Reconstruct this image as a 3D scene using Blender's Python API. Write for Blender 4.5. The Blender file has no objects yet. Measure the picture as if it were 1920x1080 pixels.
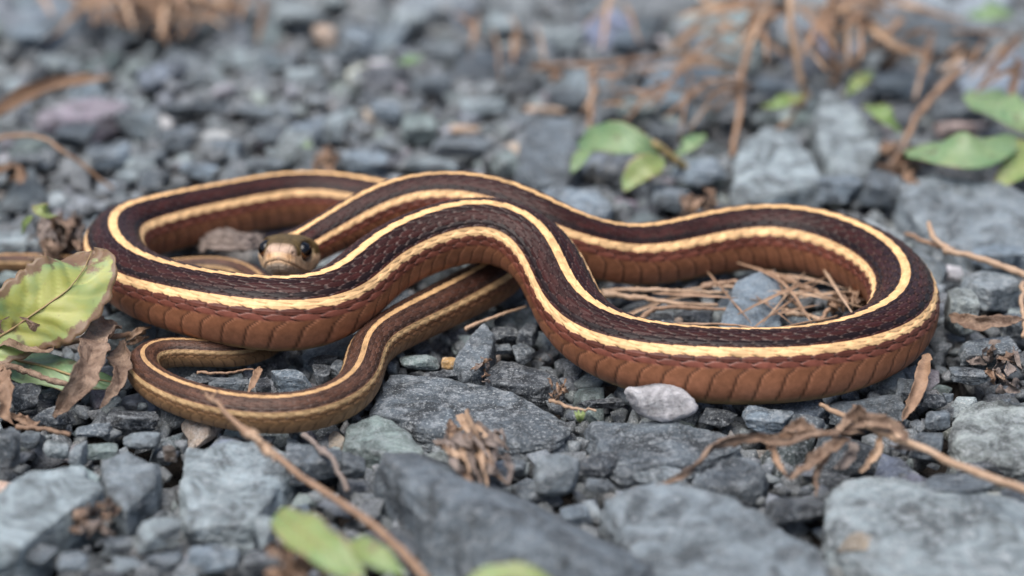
import bpy, bmesh, math, random
import numpy as np
from mathutils import Vector, Matrix

# ------------------------------------------------------------------ camera, sky, sun, exposure
scene = bpy.context.scene
random.seed(7)
RNG = np.random.default_rng(11)
MM = 0.001
ELEV = math.radians(25.0)
CAM_D = 0.5333
LENS = 100.0
cam_data = bpy.data.cameras.new("camera")
cam = bpy.data.objects.new("camera", cam_data)
scene.collection.objects.link(cam)
cam.location = (0, -CAM_D * math.cos(ELEV), CAM_D * math.sin(ELEV))
cam.rotation_euler = (math.pi / 2 - ELEV, 0, 0)
cam_data.lens = LENS
cam_data.sensor_width = 36.0
cam_data.clip_start = 0.01
cam_data.clip_end = 500
cam_data.dof.use_dof = True
cam_data.dof.focus_distance = 0.494
cam_data.dof.aperture_fstop = 9.2
scene.camera = cam

world = bpy.data.worlds.new("World")
scene.world = world
world.use_nodes = True
wnt = world.node_tree
sky = wnt.nodes.new("ShaderNodeTexSky")
sky.sky_type = 'NISHITA'
sky.sun_disc = False
SUN_EL, SUN_AZ = math.radians(70), math.radians(-135)     # azimuth from +Y towards +X
sky.sun_elevation = SUN_EL
sky.sun_rotation = SUN_AZ
sky.air_density = 1.0
sky.dust_density = 4.0
bg = wnt.nodes["Background"]
bg.inputs["Strength"].default_value = 0.06
wnt.links.new(sky.outputs[0], bg.inputs[0])
sun_data = bpy.data.lights.new("sun", 'SUN')
sun_data.energy = 1.5
sun_data.angle = math.radians(55)
sun_data.color = (1.0, 0.97, 0.94)
sun = bpy.data.objects.new("sun", sun_data)
scene.collection.objects.link(sun)
sdir = Vector((math.sin(SUN_AZ) * math.cos(SUN_EL), math.cos(SUN_AZ) * math.cos(SUN_EL), math.sin(SUN_EL)))
sun.rotation_euler = sdir.to_track_quat('Z', 'Y').to_euler()
scene.view_settings.view_transform = 'Standard'
scene.view_settings.look = 'None'
scene.view_settings.exposure = 1.55
scene.view_settings.gamma = 1.0
scene.cycles.use_denoising = True
scene.cycles.max_bounces = 6

# ------------------------------------------------------------------ helpers
FPX = 1920 * LENS / 36.0
CE, SE = math.cos(ELEV), math.sin(ELEV)
CAM = np.array([0, -CAM_D * CE, CAM_D * SE])

def at(px, py, zmm=0.0):
    """point of the place at height zmm (mm) seen at picture position px, py"""
    x, y = (px - 960) / FPX, (540 - py) / FPX
    d = np.array([x, CE + y * SE, -SE + y * CE])
    k = (zmm * MM - CAM[2]) / d[2]
    return CAM + d * k

def depth(p):
    q = np.asarray(p) - CAM
    return q[1] * CE - q[2] * SE

def pxsize(p):
    return depth(p) / FPX                 # metres per picture pixel at p

def project(p):
    q = np.asarray(p) - CAM
    dp = q[1] * CE - q[2] * SE
    return 960 + q[0] / dp * FPX, 540 - (q[1] * SE + q[2] * CE) / dp * FPX

def _hash(ix, iy, iz, seed):
    n = (ix * 374761393 + iy * 668265263 + iz * 2147483647 + seed * 974711) & 0xFFFFFFFF
    n = ((n ^ (n >> 13)) * 1274126177) & 0xFFFFFFFF
    n = (n ^ (n >> 16)) & 0xFFFFFFFF
    return n / 4294967295.0 * 2 - 1

def vnoise(P, seed=0):
    P = np.asarray(P, float)
    i = np.floor(P).astype(np.int64); f = P - i
    f = f * f * f * (f * (f * 6 - 15) + 10)
    out = 0
    for dx in (0, 1):
        wx = f[:, 0] if dx else 1 - f[:, 0]
        for dy in (0, 1):
            wy = f[:, 1] if dy else 1 - f[:, 1]
            for dz in (0, 1):
                wz = f[:, 2] if dz else 1 - f[:, 2]
                out = out + wx * wy * wz * _hash(i[:, 0] + dx, i[:, 1] + dy, i[:, 2] + dz, seed)
    return out

def fbm(P, octs=3, seed=0):
    a, s = 1.0, 0.0
    P = np.asarray(P, float)
    for o in range(octs):
        s = s + a * vnoise(P * (2.03 ** o) + o * 17.3, seed + o)
        a *= 0.5
    return s

def new_mesh(name, verts, faces, smooth=True):
    me = bpy.data.meshes.new(name)
    verts = np.asarray(verts, np.float32); faces = np.asarray(faces, np.int32)
    k = faces.shape[1]
    me.vertices.add(len(verts)); me.vertices.foreach_set("co", verts.ravel())
    me.loops.add(faces.size); me.loops.foreach_set("vertex_index", faces.ravel())
    me.polygons.add(len(faces))
    me.polygons.foreach_set("loop_start", np.arange(0, faces.size, k, dtype=np.int32))
    me.update(calc_edges=True); me.validate()
    if smooth:
        me.polygons.foreach_set("use_smooth", np.ones(len(me.polygons), bool))
    return me

def add_color(me, name, rgb):
    a = me.attributes.new(name, 'FLOAT_COLOR', 'POINT')
    c = np.ones((len(rgb), 4), np.float32); c[:, :3] = rgb
    a.data.foreach_set("color", c.ravel())

def add_float(me, name, v):
    a = me.attributes.new(name, 'FLOAT', 'POINT')
    a.data.foreach_set("value", np.asarray(v, np.float32))

def obj(name, me, mat=None, parent=None, label=None, cat=None, group=None, kind=None, loc=None):
    o = bpy.data.objects.new(name, me)
    scene.collection.objects.link(o)
    if mat is not None and me is not None and len(me.materials) == 0:
        me.materials.append(mat)
    if loc is not None:
        o.location = loc
    if parent is not None:
        o.parent = parent
    for k, v in (("label", label), ("category", cat), ("group", group), ("kind", kind)):
        if v:
            o[k] = v
    return o

def catmull(P, step):
    """dense polyline through the rows of P (any columns; the first three are the position)"""
    P = np.asarray(P, float)
    Q = np.vstack([2 * P[0] - P[1], P, 2 * P[-1] - P[-2]])
    out = []
    for i in range(1, len(Q) - 2):
        p0, p1, p2, p3 = Q[i - 1], Q[i], Q[i + 1], Q[i + 2]
        t0 = 0.0
        d = lambda a, b: max(np.linalg.norm(a[:3] - b[:3]), 1e-9) ** 0.5
        t1 = t0 + d(p0, p1); t2 = t1 + d(p1, p2); t3 = t2 + d(p2, p3)
        n = max(2, int(np.linalg.norm(p2[:3] - p1[:3]) / step))
        t = np.linspace(t1, t2, n, endpoint=False)[:, None]
        A1 = (t1 - t) / (t1 - t0) * p0 + (t - t0) / (t1 - t0) * p1
        A2 = (t2 - t) / (t2 - t1) * p1 + (t - t1) / (t2 - t1) * p2
        A3 = (t3 - t) / (t3 - t2) * p2 + (t - t2) / (t3 - t2) * p3
        B1 = (t2 - t) / (t2 - t0) * A1 + (t - t0) / (t2 - t0) * A2
        B2 = (t3 - t) / (t3 - t1) * A2 + (t - t1) / (t3 - t1) * A3
        out.append((t2 - t) / (t2 - t1) * B1 + (t - t1) / (t2 - t1) * B2)
    out.append(P[-1:])
    return np.vstack(out)

def arclen(P):
    return np.concatenate([[0], np.cumsum(np.linalg.norm(np.diff(P[:, :3], axis=0), axis=1))])

def resample(P, s_new):
    s = arclen(P)
    return np.stack([np.interp(s_new, s, P[:, k]) for k in range(P.shape[1])], 1)

def gsmooth(P, sig):
    n = int(sig * 3) + 1
    k = np.exp(-0.5 * (np.arange(-n, n + 1) / sig) ** 2); k /= k.sum()
    Q = np.vstack([2 * P[0] - P[n:0:-1], P, 2 * P[-1] - P[-2:-n - 2:-1]])
    return np.stack([np.convolve(Q[:, c], k, 'valid') for c in range(P.shape[1])], 1)

# ------------------------------------------------------------------ materials
def nt_new(name):
    m = bpy.data.materials.new(name); m.use_nodes = True
    nt = m.node_tree
    return m, nt, nt.nodes["Principled BSDF"]

def node(nt, kind, **kw):
    n = nt.nodes.new(kind)
    for k, v in kw.items():
        if k in n.inputs.keys() if isinstance(k, str) else False:
            n.inputs[k].default_value = v
        else:
            setattr(n, k, v)
    return n

def noise_tex(nt, scale, detail=4, rough=0.6, vec=None, dist=0.0):
    n = nt.nodes.new("ShaderNodeTexNoise")
    n.inputs["Scale"].default_value = scale; n.inputs["Detail"].default_value = detail
    n.inputs["Roughness"].default_value = rough; n.inputs["Distortion"].default_value = dist
    if vec is not None:
        nt.links.new(vec, n.inputs["Vector"])
    return n

def maprange(nt, src, a, b, c, d, clamp=True):
    n = nt.nodes.new("ShaderNodeMapRange"); n.clamp = clamp
    for i, v in zip((1, 2, 3, 4), (a, b, c, d)):
        n.inputs[i].default_value = v
    nt.links.new(src, n.inputs[0])
    return n.outputs[0]

def mixc(nt, fac, a, b, blend='MIX'):
    n = nt.nodes.new("ShaderNodeMix"); n.data_type = 'RGBA'; n.blend_type = blend
    for s, v in ((n.inputs[0], fac), (n.inputs[6], a), (n.inputs[7], b)):
        if hasattr(v, "links") or isinstance(v, bpy.types.NodeSocket):
            nt.links.new(v, s)
        elif isinstance(v, (int, float)):
            s.default_value = v
        else:
            s.default_value = (*v, 1)
    return n.outputs[2]

def bump(nt, bsdf, height, strength, dist, chain=None):
    b = nt.nodes.new("ShaderNodeBump")
    b.inputs["Strength"].default_value = strength; b.inputs["Distance"].default_value = dist
    nt.links.new(height, b.inputs["Height"])
    if chain is not None:
        nt.links.new(chain, b.inputs["Normal"])
    nt.links.new(b.outputs[0], bsdf.inputs["Normal"])
    return b.outputs[0]

def stone_material(name, use_object_color):
    m, nt, b = nt_new(name)
    pos = nt.nodes.new("ShaderNodeNewGeometry").outputs["Position"]
    if use_object_color:
        tone = nt.nodes.new("ShaderNodeObjectInfo").outputs["Color"]
    else:
        a = nt.nodes.new("ShaderNodeAttribute"); a.attribute_name = "tone"; tone = a.outputs["Color"]
    n1 = noise_tex(nt, 150, 6, 0.68, pos, 0.8)
    n2 = noise_tex(nt, 520, 6, 0.75, pos, 0.5)
    n3 = noise_tex(nt, 2300, 3, 0.65, pos)
    v1 = maprange(nt, n1.outputs[0], 0.38, 0.62, 0.34, 1.55)
    g = nt.nodes.new("ShaderNodeCombineColor")
    for i in range(3):
        nt.links.new(v1, g.inputs[i])
    col = mixc(nt, 1.0, tone, g.outputs[0], 'MULTIPLY')
    # pale weathered skin in patches, worn pale edges, bright and dark mineral grains
    lighter = mixc(nt, 0.5, tone, (0.58, 0.62, 0.64))
    pale = maprange(nt, n2.outputs[0], 0.50, 0.61, 0.0, 0.78)
    col = mixc(nt, pale, col, lighter)
    pt = nt.nodes.new("ShaderNodeNewGeometry").outputs["Pointiness"]
    edge = maprange(nt, pt, 0.515, 0.60, 0.0, 0.55)
    col = mixc(nt, edge, col, lighter)
    grain = maprange(nt, n3.outputs[0], 0.57, 0.66, 0.0, 0.6)
    col = mixc(nt, grain, col, (0.66, 0.69, 0.69))
    dark = maprange(nt, n3.outputs[0], 0.43, 0.33, 0.0, 0.6)
    col = mixc(nt, dark, col, (0.018, 0.02, 0.024))
    rust_n = noise_tex(nt, 60, 3, 0.6, pos)
    rust = maprange(nt, rust_n.outputs[0], 0.64, 0.80, 0.0, 0.30)
    col = mixc(nt, rust, col, (0.16, 0.10, 0.06))
    if use_object_color:                     # some stones are even grained, others strongly speckled
        rnd = nt.nodes.new("ShaderNodeObjectInfo").outputs["Random"]
        col = mixc(nt, maprange(nt, rnd, 0.0, 1.0, 0.0, 0.65), col, mixc(nt, 1.0, tone, g.outputs[0], 'MULTIPLY'))
    nt.links.new(col, b.inputs["Base Color"])
    b.inputs["Roughness"].default_value = 0.66
    b.inputs["Specular IOR Level"].default_value = 0.5
    nb = noise_tex(nt, 330, 8, 0.78, pos, 0.3)
    nc = noise_tex(nt, 120, 5, 0.7, pos, 0.5)
    ch0 = bump(nt, b, nc.outputs[0], 0.8, 0.0030)
    ch = bump(nt, b, nb.outputs[0], 1.0, 0.0013, ch0)
    bump(nt, b, n3.outputs[0], 0.6, 0.00030, ch)
    return m

MAT_STONE = stone_material("crushed_stone", True)
MAT_GRAVEL = stone_material("crushed_stone_grit", False)

def plain_material(name, col, col2, scale, rough=0.75, bump_s=0.5, bump_d=0.0004, streak=None, trans=0.0):
    m, nt, b = nt_new(name)
    pos = nt.nodes.new("ShaderNodeNewGeometry").outputs["Position"]
    n1 = noise_tex(nt, scale, 5, 0.65, pos, 0.4)
    c = mixc(nt, maprange(nt, n1.outputs[0], 0.36, 0.64, 0, 1), col, col2)
    n2 = noise_tex(nt, scale * 6, 3, 0.6, pos)
    c = mixc(nt, maprange(nt, n2.outputs[0], 0.55, 0.75, 0, 0.5), c, tuple(x * 0.3 for x in col))
    nt.links.new(c, b.inputs["Base Color"])
    b.inputs["Roughness"].default_value = rough
    if trans:
        b.inputs["Subsurface Weight"].default_value = trans
        b.inputs["Subsurface Radius"].default_value = (1, 0.7, 0.3)
        b.inputs["Subsurface Scale"].default_value = 0.0006
    bump(nt, b, n2.outputs[0], bump_s, bump_d)
    return m

MAT_SOIL = plain_material("dark_soil", (0.022, 0.017, 0.014), (0.05, 0.04, 0.033), 300, 0.9, 0.8, 0.002)
MAT_STRAW = plain_material("dry_straw", (0.30, 0.19, 0.12), (0.20, 0.12, 0.072), 380, 0.6, 0.5, 0.0002)
MAT_STRAW_PALE = plain_material("pale_straw", (0.40, 0.28, 0.19), (0.31, 0.20, 0.125), 350, 0.6, 0.5, 0.0002)
MAT_BROWNLEAF = plain_material("dry_brown_leaf", (0.12, 0.07, 0.044), (0.29, 0.20, 0.14), 420, 0.6, 0.8, 0.0006)
MAT_GREYBARK = plain_material("weathered_bark", (0.14, 0.108, 0.09), (0.24, 0.195, 0.17), 260, 0.85, 0.8, 0.0006)
MAT_RUST = plain_material("rusty_weed", (0.23, 0.145, 0.092), (0.165, 0.098, 0.06), 240, 0.7, 0.5, 0.0003)
MAT_VEIN = plain_material("leaf_vein", (0.28, 0.165, 0.085), (0.21, 0.20, 0.07), 200, 0.6, 0.3, 0.0002)

def leaf_material(name, green, yellow, brown, brown_amt):
    m, nt, b = nt_new(name)
    pos = nt.nodes.new("ShaderNodeNewGeometry").outputs["Position"]
    au = nt.nodes.new("ShaderNodeAttribute"); au.attribute_name = "edge"     # 0 midrib .. 1 margin
    at_ = nt.nodes.new("ShaderNodeAttribute"); at_.attribute_name = "tip"    # 0 base .. 1 tip
    n1 = noise_tex(nt, 90, 4, 0.6, pos, 0.5)
    n2 = noise_tex(nt, 260, 4, 0.65, pos)
    c = mixc(nt, maprange(nt, n1.outputs[0], 0.42, 0.62, 0, 1), green, yellow)
    av = nt.nodes.new("ShaderNodeAttribute"); av.attribute_name = "vein"
    c = mixc(nt, maprange(nt, av.outputs["Fac"], 0.0, 1.0, 0, 0.55), c, tuple(min(1, x * 1.5 + 0.05) for x in yellow))
    # brown wear eats in from the margin and the tip
    s = nt.nodes.new("ShaderNodeMath"); s.operation = 'MULTIPLY_ADD'
    nt.links.new(n2.outputs[0], s.inputs[0]); s.inputs[1].default_value = 1.3
    mx = nt.nodes.new("ShaderNodeMath"); mx.operation = 'MAXIMUM'
    nt.links.new(au.outputs["Fac"], mx.inputs[0]); nt.links.new(at_.outputs["Fac"], mx.inputs[1])
    nt.links.new(mx.outputs[0], s.inputs[2])
    c = mixc(nt, maprange(nt, s.outputs[0], 1.72 - brown_amt, 1.86 - brown_amt, 0, 0.95), c, brown)
    sp = noise_tex(nt, 240, 3, 0.55, pos)
    c = mixc(nt, maprange(nt, sp.outputs[0], 0.62, 0.70, 0, 0.75), c, tuple(x * 0.5 for x in brown))
    nt.links.new(c, b.inputs["Base Color"])
    b.inputs["Roughness"].default_value = 0.5
    b.inputs["Transmission Weight"].default_value = 0.0
    b.inputs["Subsurface Weight"].default_value = 0.25
    b.inputs["Subsurface Radius"].default_value = (0.6, 1, 0.3)
    b.inputs["Subsurface Scale"].default_value = 0.0008
    bump(nt, b, n2.outputs[0], 0.4, 0.0004)
    return m

MAT_LEAF_OLD = leaf_material("ageing_leaf", (0.17, 0.245, 0.105), (0.26, 0.27, 0.06), (0.14, 0.075, 0.045), 0.60)
MAT_LEAF_GREEN = leaf_material("fresh_leaf", (0.105, 0.185, 0.085), (0.165, 0.225, 0.105), (0.16, 0.10, 0.06), 0.14)
MAT_LEAF_BRIGHT = leaf_material("bright_leaf", (0.105, 0.18, 0.05), (0.175, 0.21, 0.07), (0.26, 0.155, 0.10), 0.26)

def snake_material():
    m, nt, b = nt_new("snake_skin")
    a = nt.nodes.new("ShaderNodeAttribute"); a.attribute_name = "pigment"
    pos = nt.nodes.new("ShaderNodeNewGeometry").outputs["Position"]
    n1 = noise_tex(nt, 700, 3, 0.6, pos)
    n2 = noise_tex(nt, 5200, 2, 0.6, pos)
    g = nt.nodes.new("ShaderNodeCombineColor")
    v = maprange(nt, n1.outputs[0], 0.3, 0.7, 0.80, 1.20)
    for i in range(3):
        nt.links.new(v, g.inputs[i])
    c = mixc(nt, 1.0, a.outputs["Color"], g.outputs[0], 'MULTIPLY')
    nt.links.new(c, b.inputs["Base Color"])
    r = nt.nodes.new("ShaderNodeAttribute"); r.attribute_name = "gloss"
    rr = maprange(nt, r.outputs["Fac"], 0, 1, 0.55, 0.32)
    nt.links.new(rr, b.inputs["Roughness"])
    b.inputs["Specular IOR Level"].default_value = 0.15
    bump(nt, b, n2.outputs[0], 0.25, 0.00005)
    return m

MAT_SNAKE = snake_material()

def eye_material():
    m, nt, b = nt_new("snake_eye")
    a = nt.nodes.new("ShaderNodeAttribute"); a.attribute_name = "iris"   # distance from the pupil's centre
    pos = nt.nodes.new("ShaderNodeNewGeometry").outputs["Position"]
    n = noise_tex(nt, 4000, 3, 0.6, pos)
    ir = mixc(nt, n.outputs[0], (0.07, 0.028, 0.012), (0.22, 0.095, 0.035))
    c = mixc(nt, maprange(nt, a.outputs["Fac"], 0.74, 0.82, 0, 1), (0.002, 0.002, 0.003), ir)
    c = mixc(nt, maprange(nt, a.outputs["Fac"], 0.72, 0.76, 0, 1), (0.002, 0.002, 0.003), c)
    ring = maprange(nt, a.outputs["Fac"], 1.25, 1.32, 0, 1)
    c = mixc(nt, ring, c, (0.05, 0.03, 0.02))
    nt.links.new(c, b.inputs["Base Color"])
    b.inputs["Roughness"].default_value = 0.06
    b.inputs["Specular IOR Level"].default_value = 0.35
    return m

MAT_EYE = eye_material()

# ------------------------------------------------------------------ ground
g = 30.0
me = new_mesh("ground", [(-g, -g, -0.009), (g, -g, -0.009), (g, g, -0.009), (-g, g, -0.009)], [(0, 1, 2, 3)], False)
obj("ground", me, MAT_SOIL, kind="structure", label="dark soil under the grey gravel", cat="ground")

# ------------------------------------------------------------------ the snake
SNOUT = at(522, 484, 15.2)
HF = np.array([-0.12, -0.94, 0.31]); HF /= np.linalg.norm(HF)          # where the head points
HEAD_L = 15.0                                                           # mm, snout to neck
PATH = [  # picture x, y, half width in picture px, height of the axis (mm), lean of the back away from the camera
    (607, 446, 39, 12.0, 0.0), (650, 420, 43, 13.2, 0.0), (700, 397, 47, 14.8, 0.05), (760, 378, 50, 15.8, 0.1),
    (820, 372, 52, 16.2, 0.1), (880, 375, 54, 16.2, 0.1), (940, 388, 55, 15.6, 0.1), (1000, 414, 56, 14.0, 0.1),
    (1060, 448, 57, 11.2, 0.1), (1120, 471, 57, 8.4, 0.1), (1180, 480, 58, 6.6, 0.1), (1240, 476, 59, 6.3, 0.1),
    (1300, 462, 60, 6.4, 0.1), (1370, 449, 61, 6.6, 0.1), (1430, 444, 62, 6.8, 0.1), (1500, 449, 63, 6.8, 0.08),
    (1560, 462, 63, 6.8, 0.05), (1620, 484, 64, 6.8, 0.0), (1672, 520, 64.5, 6.9, 0.0), (1697, 563, 65.5, 7.0, 0.05),
    (1686, 610, 67, 7.1, 0.15), (1635, 649, 69, 7.2, 0.25), (1560, 674, 70.5, 7.3, 0.3), (1460, 687, 71.5, 7.3, 0.34),
    (1360, 687, 72, 7.3, 0.34), (1265, 680, 71, 7.3, 0.3), (1185, 664, 68.5, 7.3, 0.22), (1120, 638, 66.5, 7.6, 0.12),
    (1072, 592, 65, 9.2, 0.02), (1045, 530, 64, 11.8, -0.05), (1012, 474, 63, 14.4, -0.08), (955, 438, 62.5, 16.2, -0.1),
    (890, 429, 62, 16.8, -0.1), (830, 441, 62, 16.2, -0.1), (770, 464, 62.5, 14.8, -0.08), (708, 499, 63.5, 13.3, -0.03),
    (658, 550, 66.5, 10.9, 0.05), (605, 582, 70, 9.9, 0.12), (540, 591, 71.5, 9.7, 0.18), (470, 586, 70.5, 9.8, 0.2),
    (400, 575, 68, 9.8, 0.2), (330, 557, 65, 9.6, 0.15), (268, 536, 62.5, 9.3, 0.05), (226, 505, 61, 9.0, 0.0),
    (212, 471, 60, 8.6, 0.0), (230, 440, 59, 8.0, 0.0), (285, 424, 57, 7.4, 0.05), (350, 408, 55, 6.4, 0.1),
    (433, 391, 53, 6.0, 0.1), (520, 374, 50.5, 5.8, 0.1), (600, 370, 49, 5.6, 0.1), (660, 376, 48.5, 5.4, 0.1),
    (730, 388, 48, 5.3, 0), (810, 396, 47.5, 5.2, 0), (885, 410, 47, 5.2, 0), (945, 440, 46.5, 5.1, 0),
    (962, 482, 46, 5.0, -0.05), (935, 519, 45.5, 4.9, -0.1), (880, 549, 45, 4.8, -0.15), (813, 583, 44, 4.6, -0.2),
    (752, 613, 42.5, 4.5, -0.15), (706, 640, 41, 4.3, -0.1), (685, 672, 40, 4.2, 0), (682, 706, 39.5, 4.1, 0),
    (655, 743, 39, 4.0, -0.05), (602, 767, 38.5, 4.0, -0.1), (540, 777, 38, 3.9, -0.12), (475, 776, 37.3, 3.8, -0.12),
    (400, 764, 36.3, 3.7, -0.12), (332, 744, 35, 3.5, -0.08), (280, 716, 33, 3.3, 0), (261, 688, 31.5, 3.2, 0),
    (272, 667, 30, 3.0, 0), (312, 657, 28.5, 2.9, 0), (362, 660, 27, 2.8, 0), (420, 665, 25.5, 2.6, 0),
    (475, 662, 24.5, 1.6, 0), (515, 640, 24, 1.0, 0), (524, 598, 23.5, 1.0, 0), (505, 550, 23, 1.8, 0),
    (462, 512, 22.5, 2.4, 0), (400, 500, 22, 2.4, 0.1), (340, 504, 21, 2.4, 0), (280, 511, 20, 2.3, 0),
    (200, 504, 19.5, 2.3, 0), (120, 496, 19, 2.2, 0), (60, 493, 18.5, 2.2, -0.1), (0, 491, 17.5, 2.2, -0.1),
    (-60, 496, 15, 2.0, 0), (-130, 510, 11, 1.6, 0), (-190, 522, 5, 1.2, 0), (-215, 527, 1.0, 1.0, 0)]

cps = []
for d in (0.0, 5.0, 10.0, HEAD_L):
    p = SNOUT - HF * d * MM
    cps.append([*p, 3.7, 0.0])
for px, py, rp, z, lean in PATH:
    p = at(px, py, z)
    cps.append([*p, rp * pxsize(p) / MM, lean])
cps = np.array(cps)
line = catmull(cps, 0.0005)
L = arclen(line)[-1]
n = int(L / 0.001)
line = resample(line, np.linspace(0, L, n))
sm = gsmooth(line, 4.0)
w = np.clip((np.arange(n) - 11) / 6.0, 0, 1)[:, None]       # the head's axis stays straight
line = line * (1 - w) + sm * w
S_LINE = arclen(line) / MM                                   # mm along the body
L = S_LINE[-1]
rad_line = line[:, 3].copy()

# ring positions: dense on the head, then a fixed number to each scale
PITCH_SUB = 11
NB = 20000
sb = np.linspace(HEAD_L, L, NB)
rb = np.interp(sb, S_LINE, rad_line)
pitch = 3.6 * (np.clip(rb, 0.4, 9) / 6.6) ** 0.75
ub = np.concatenate([[0], np.cumsum(np.diff(sb) / (0.5 * (pitch[1:] + pitch[:-1])))])
NR = int(ub[-1] * PITCH_SUB)
u_ring = np.linspace(0, ub[-1], NR)
s_body = np.interp(u_ring, ub, sb)
NH = 130
s_head = HEAD_L * (np.arange(1, NH) / NH) ** 1.7
s_all = np.concatenate([s_head, s_body])
u_all = np.concatenate([(s_head - HEAD_L) / 2.0, u_ring])
nr = len(s_all)

ctr = np.stack([np.interp(s_all, S_LINE, line[:, k]) for k in range(3)], 1)
lean = np.interp(s_all, S_LINE, line[:, 4])
rad = np.interp(s_all, S_LINE, rad_line)
d1 = np.stack([np.interp(s_all + 0.8, S_LINE, line[:, k]) - np.interp(s_all - 0.8, S_LINE, line[:, k]) for k in range(3)], 1)
hd = np.clip((s_all - 9) / 6, 0, 1)[:, None]
tan = d1 / np.linalg.norm(d1, axis=1)[:, None]
tan = -HF[None] * (1 - hd) + tan * hd
tan /= np.linalg.norm(tan, axis=1)[:, None]
up = np.tile(np.array([[0, 0, 1.0]]), (nr, 1)); up[:, 1] += lean
up -= (up * tan).sum(1)[:, None] * tan
up /= np.linalg.norm(up, axis=1)[:, None]
side = np.cross(tan, up)

# columns: phi from the back (0) round the flank to the belly (180), both sides
ROW = 9.0                                           # degrees per scale row, 19 rows on the back and flanks
NROW_SUB = 8
phi_body = np.concatenate([np.linspace(-85.5, 85.5, 19 * NROW_SUB, endpoint=False),
                           np.linspace(85.5, 145, 26, endpoint=False), np.linspace(145, 215, 8, endpoint=False), np.linspace(215, 274.5, 26, endpoint=False)])
nc = len(phi_body)
phi_head = np.linspace(-180, 180, nc, endpoint=False)
# line the head's even spacing up with the body's columns at the back of the head
j0 = int(np.argmin(np.abs(phi_body)))
phi_head = (np.arange(nc) - j0) * 360.0 / nc
blend = np.clip((s_all - 8) / 9.0, 0, 1)[:, None]
blend = blend * blend * (3 - 2 * blend)
PHI = phi_head[None] * (1 - blend) + phi_body[None] * blend
PHI = (PHI + 180) % 360 - 180
ph = np.radians(PHI)
T = np.tile(s_all[:, None], (1, nc)); U = np.tile(u_all[:, None], (1, nc)); R = np.tile(rad[:, None], (1, nc))

# head profile
ht = [0, .12, .35, .8, 1.6, 2.6, 4, 5.5, 7, 8.5, 10, 12, 14.5, 18, 24]
hw_ = [.45, 1.05, 1.6, 2.15, 2.65, 3.05, 3.55, 4.0, 4.45, 5.1, 5.5, 5.35, 4.5, 4.0, 3.9]
hu_ = [.4, .9, 1.4, 1.9, 2.35, 2.65, 3.0, 3.3, 3.5, 3.45, 3.3, 3.15, 3.25, 3.6, 3.9]
hl_ = [.45, 1.0, 1.6, 2.2, 2.8, 3.25, 3.8, 4.15, 4.4, 4.5, 4.5, 4.4, 4.1, 3.9, 3.9]
hn_ = [2.0, 2.1, 2.3, 2.5, 2.6, 2.7, 2.7, 2.7, 2.7, 2.6, 2.5, 2.4, 2.2, 2.0, 2.0]
bodyw = np.clip((s_all - 16) / 8, 0, 1); bodyw = bodyw * bodyw * (3 - 2 * bodyw)
hw = np.interp(s_all, ht, hw_) * (1 - bodyw) + rad * bodyw
hu = np.interp(s_all, ht, hu_) * (1 - bodyw) + rad * bodyw
hl = np.interp(s_all, ht, hl_) * (1 - bodyw) + rad * 1.0 * bodyw
hn = np.interp(s_all, ht, hn_) * (1 - bodyw) + 2.0 * bodyw
sn, cs = np.sin(ph), np.cos(ph)
ex = (2 / hn)[:, None]
X = hw[:, None] * np.sign(sn) * np.abs(sn) ** ex
Z = np.where(cs > 0, hu[:, None], hl[:, None]) * np.sign(cs) * np.abs(cs) ** ex

# ---- scales of the body
v = PHI / ROW
best_a = np.full(v.shape, -9.0); best_b = np.zeros_like(v); best_i = np.zeros_like(v); best_j = np.zeros_like(v)
best_m = np.ones_like(v)
vj = np.round(v)
AX, BX = 0.84, 0.66
cands = []
for dj in (-1, 0, 1):
    j = vj + dj
    off = 0.5 * (np.abs(j) % 2)
    i0 = np.floor(U - off)
    for di in (-1, 0, 1):
        i = i0 + di
        a = U - (i + off); b_ = v - j
        mth = (a / AX) ** 2 + (b_ / BX) ** 2
        cands.append((a, b_, i, j, mth))
for a, b_, i, j, mth in cands:
    ok = (mth < 1) & (a > best_a) & (np.abs(j) <= 9)
    best_a = np.where(ok, a, best_a); best_b = np.where(ok, b_, best_b)
    best_i = np.where(ok, i, best_i); best_j = np.where(ok, j, best_j); best_m = np.where(ok, mth, best_m)
gap = np.full(v.shape, 9.0)
for a, b_, i, j, mth in cands:
    over = (mth >= 1) & (a > best_a) & (np.abs(j) <= 9)
    gap = np.where(over, np.minimum(gap, mth - 1), gap)
best_a = np.clip(best_a, -0.84, 0.84)
absphi = np.abs(PHI)
is_dorsal = absphi < 85.5
rim = np.clip((best_m - 0.83) / 0.15, 0, 1)              # free edge of a scale
crev = np.clip(1 - gap / 0.20, 0, 1)                     # skin showing beside the overlying scale
keel = np.exp(-(best_b / 0.10) ** 2) * (np.abs(best_j) <= 8) * np.clip(1 - best_m, 0, 1)
# scutes of the belly
uc = U - 0.42 * (absphi - 100) / 60 + 0.32 * np.exp(-((absphi - 85.5) / 8.0) ** 2)
fu = uc - np.floor(uc); iu = np.floor(uc)
scute_line = np.exp(-((np.minimum(fu, 1 - fu)) / 0.065) ** 2)
rs = (R / 6.6)
h_d = (best_a * 0.24 + 0.07 * keel - 0.10 * crev + 0.05 * np.sqrt(np.clip(1 - best_m, 0, 1))) * rs
h_v = (0.055 * fu - 0.07 * scute_line + 0.04) * rs
e1 = np.clip((absphi - 84.0) / 3.0, 0, 1)
h_scale = h_d * (1 - e1) + h_v * e1
body_on = np.clip((T - 15.5) / 3.0, 0, 1)
tail_off = np.clip((L - T) / 15.0, 0, 1)
disp = h_scale * body_on * tail_off
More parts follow.
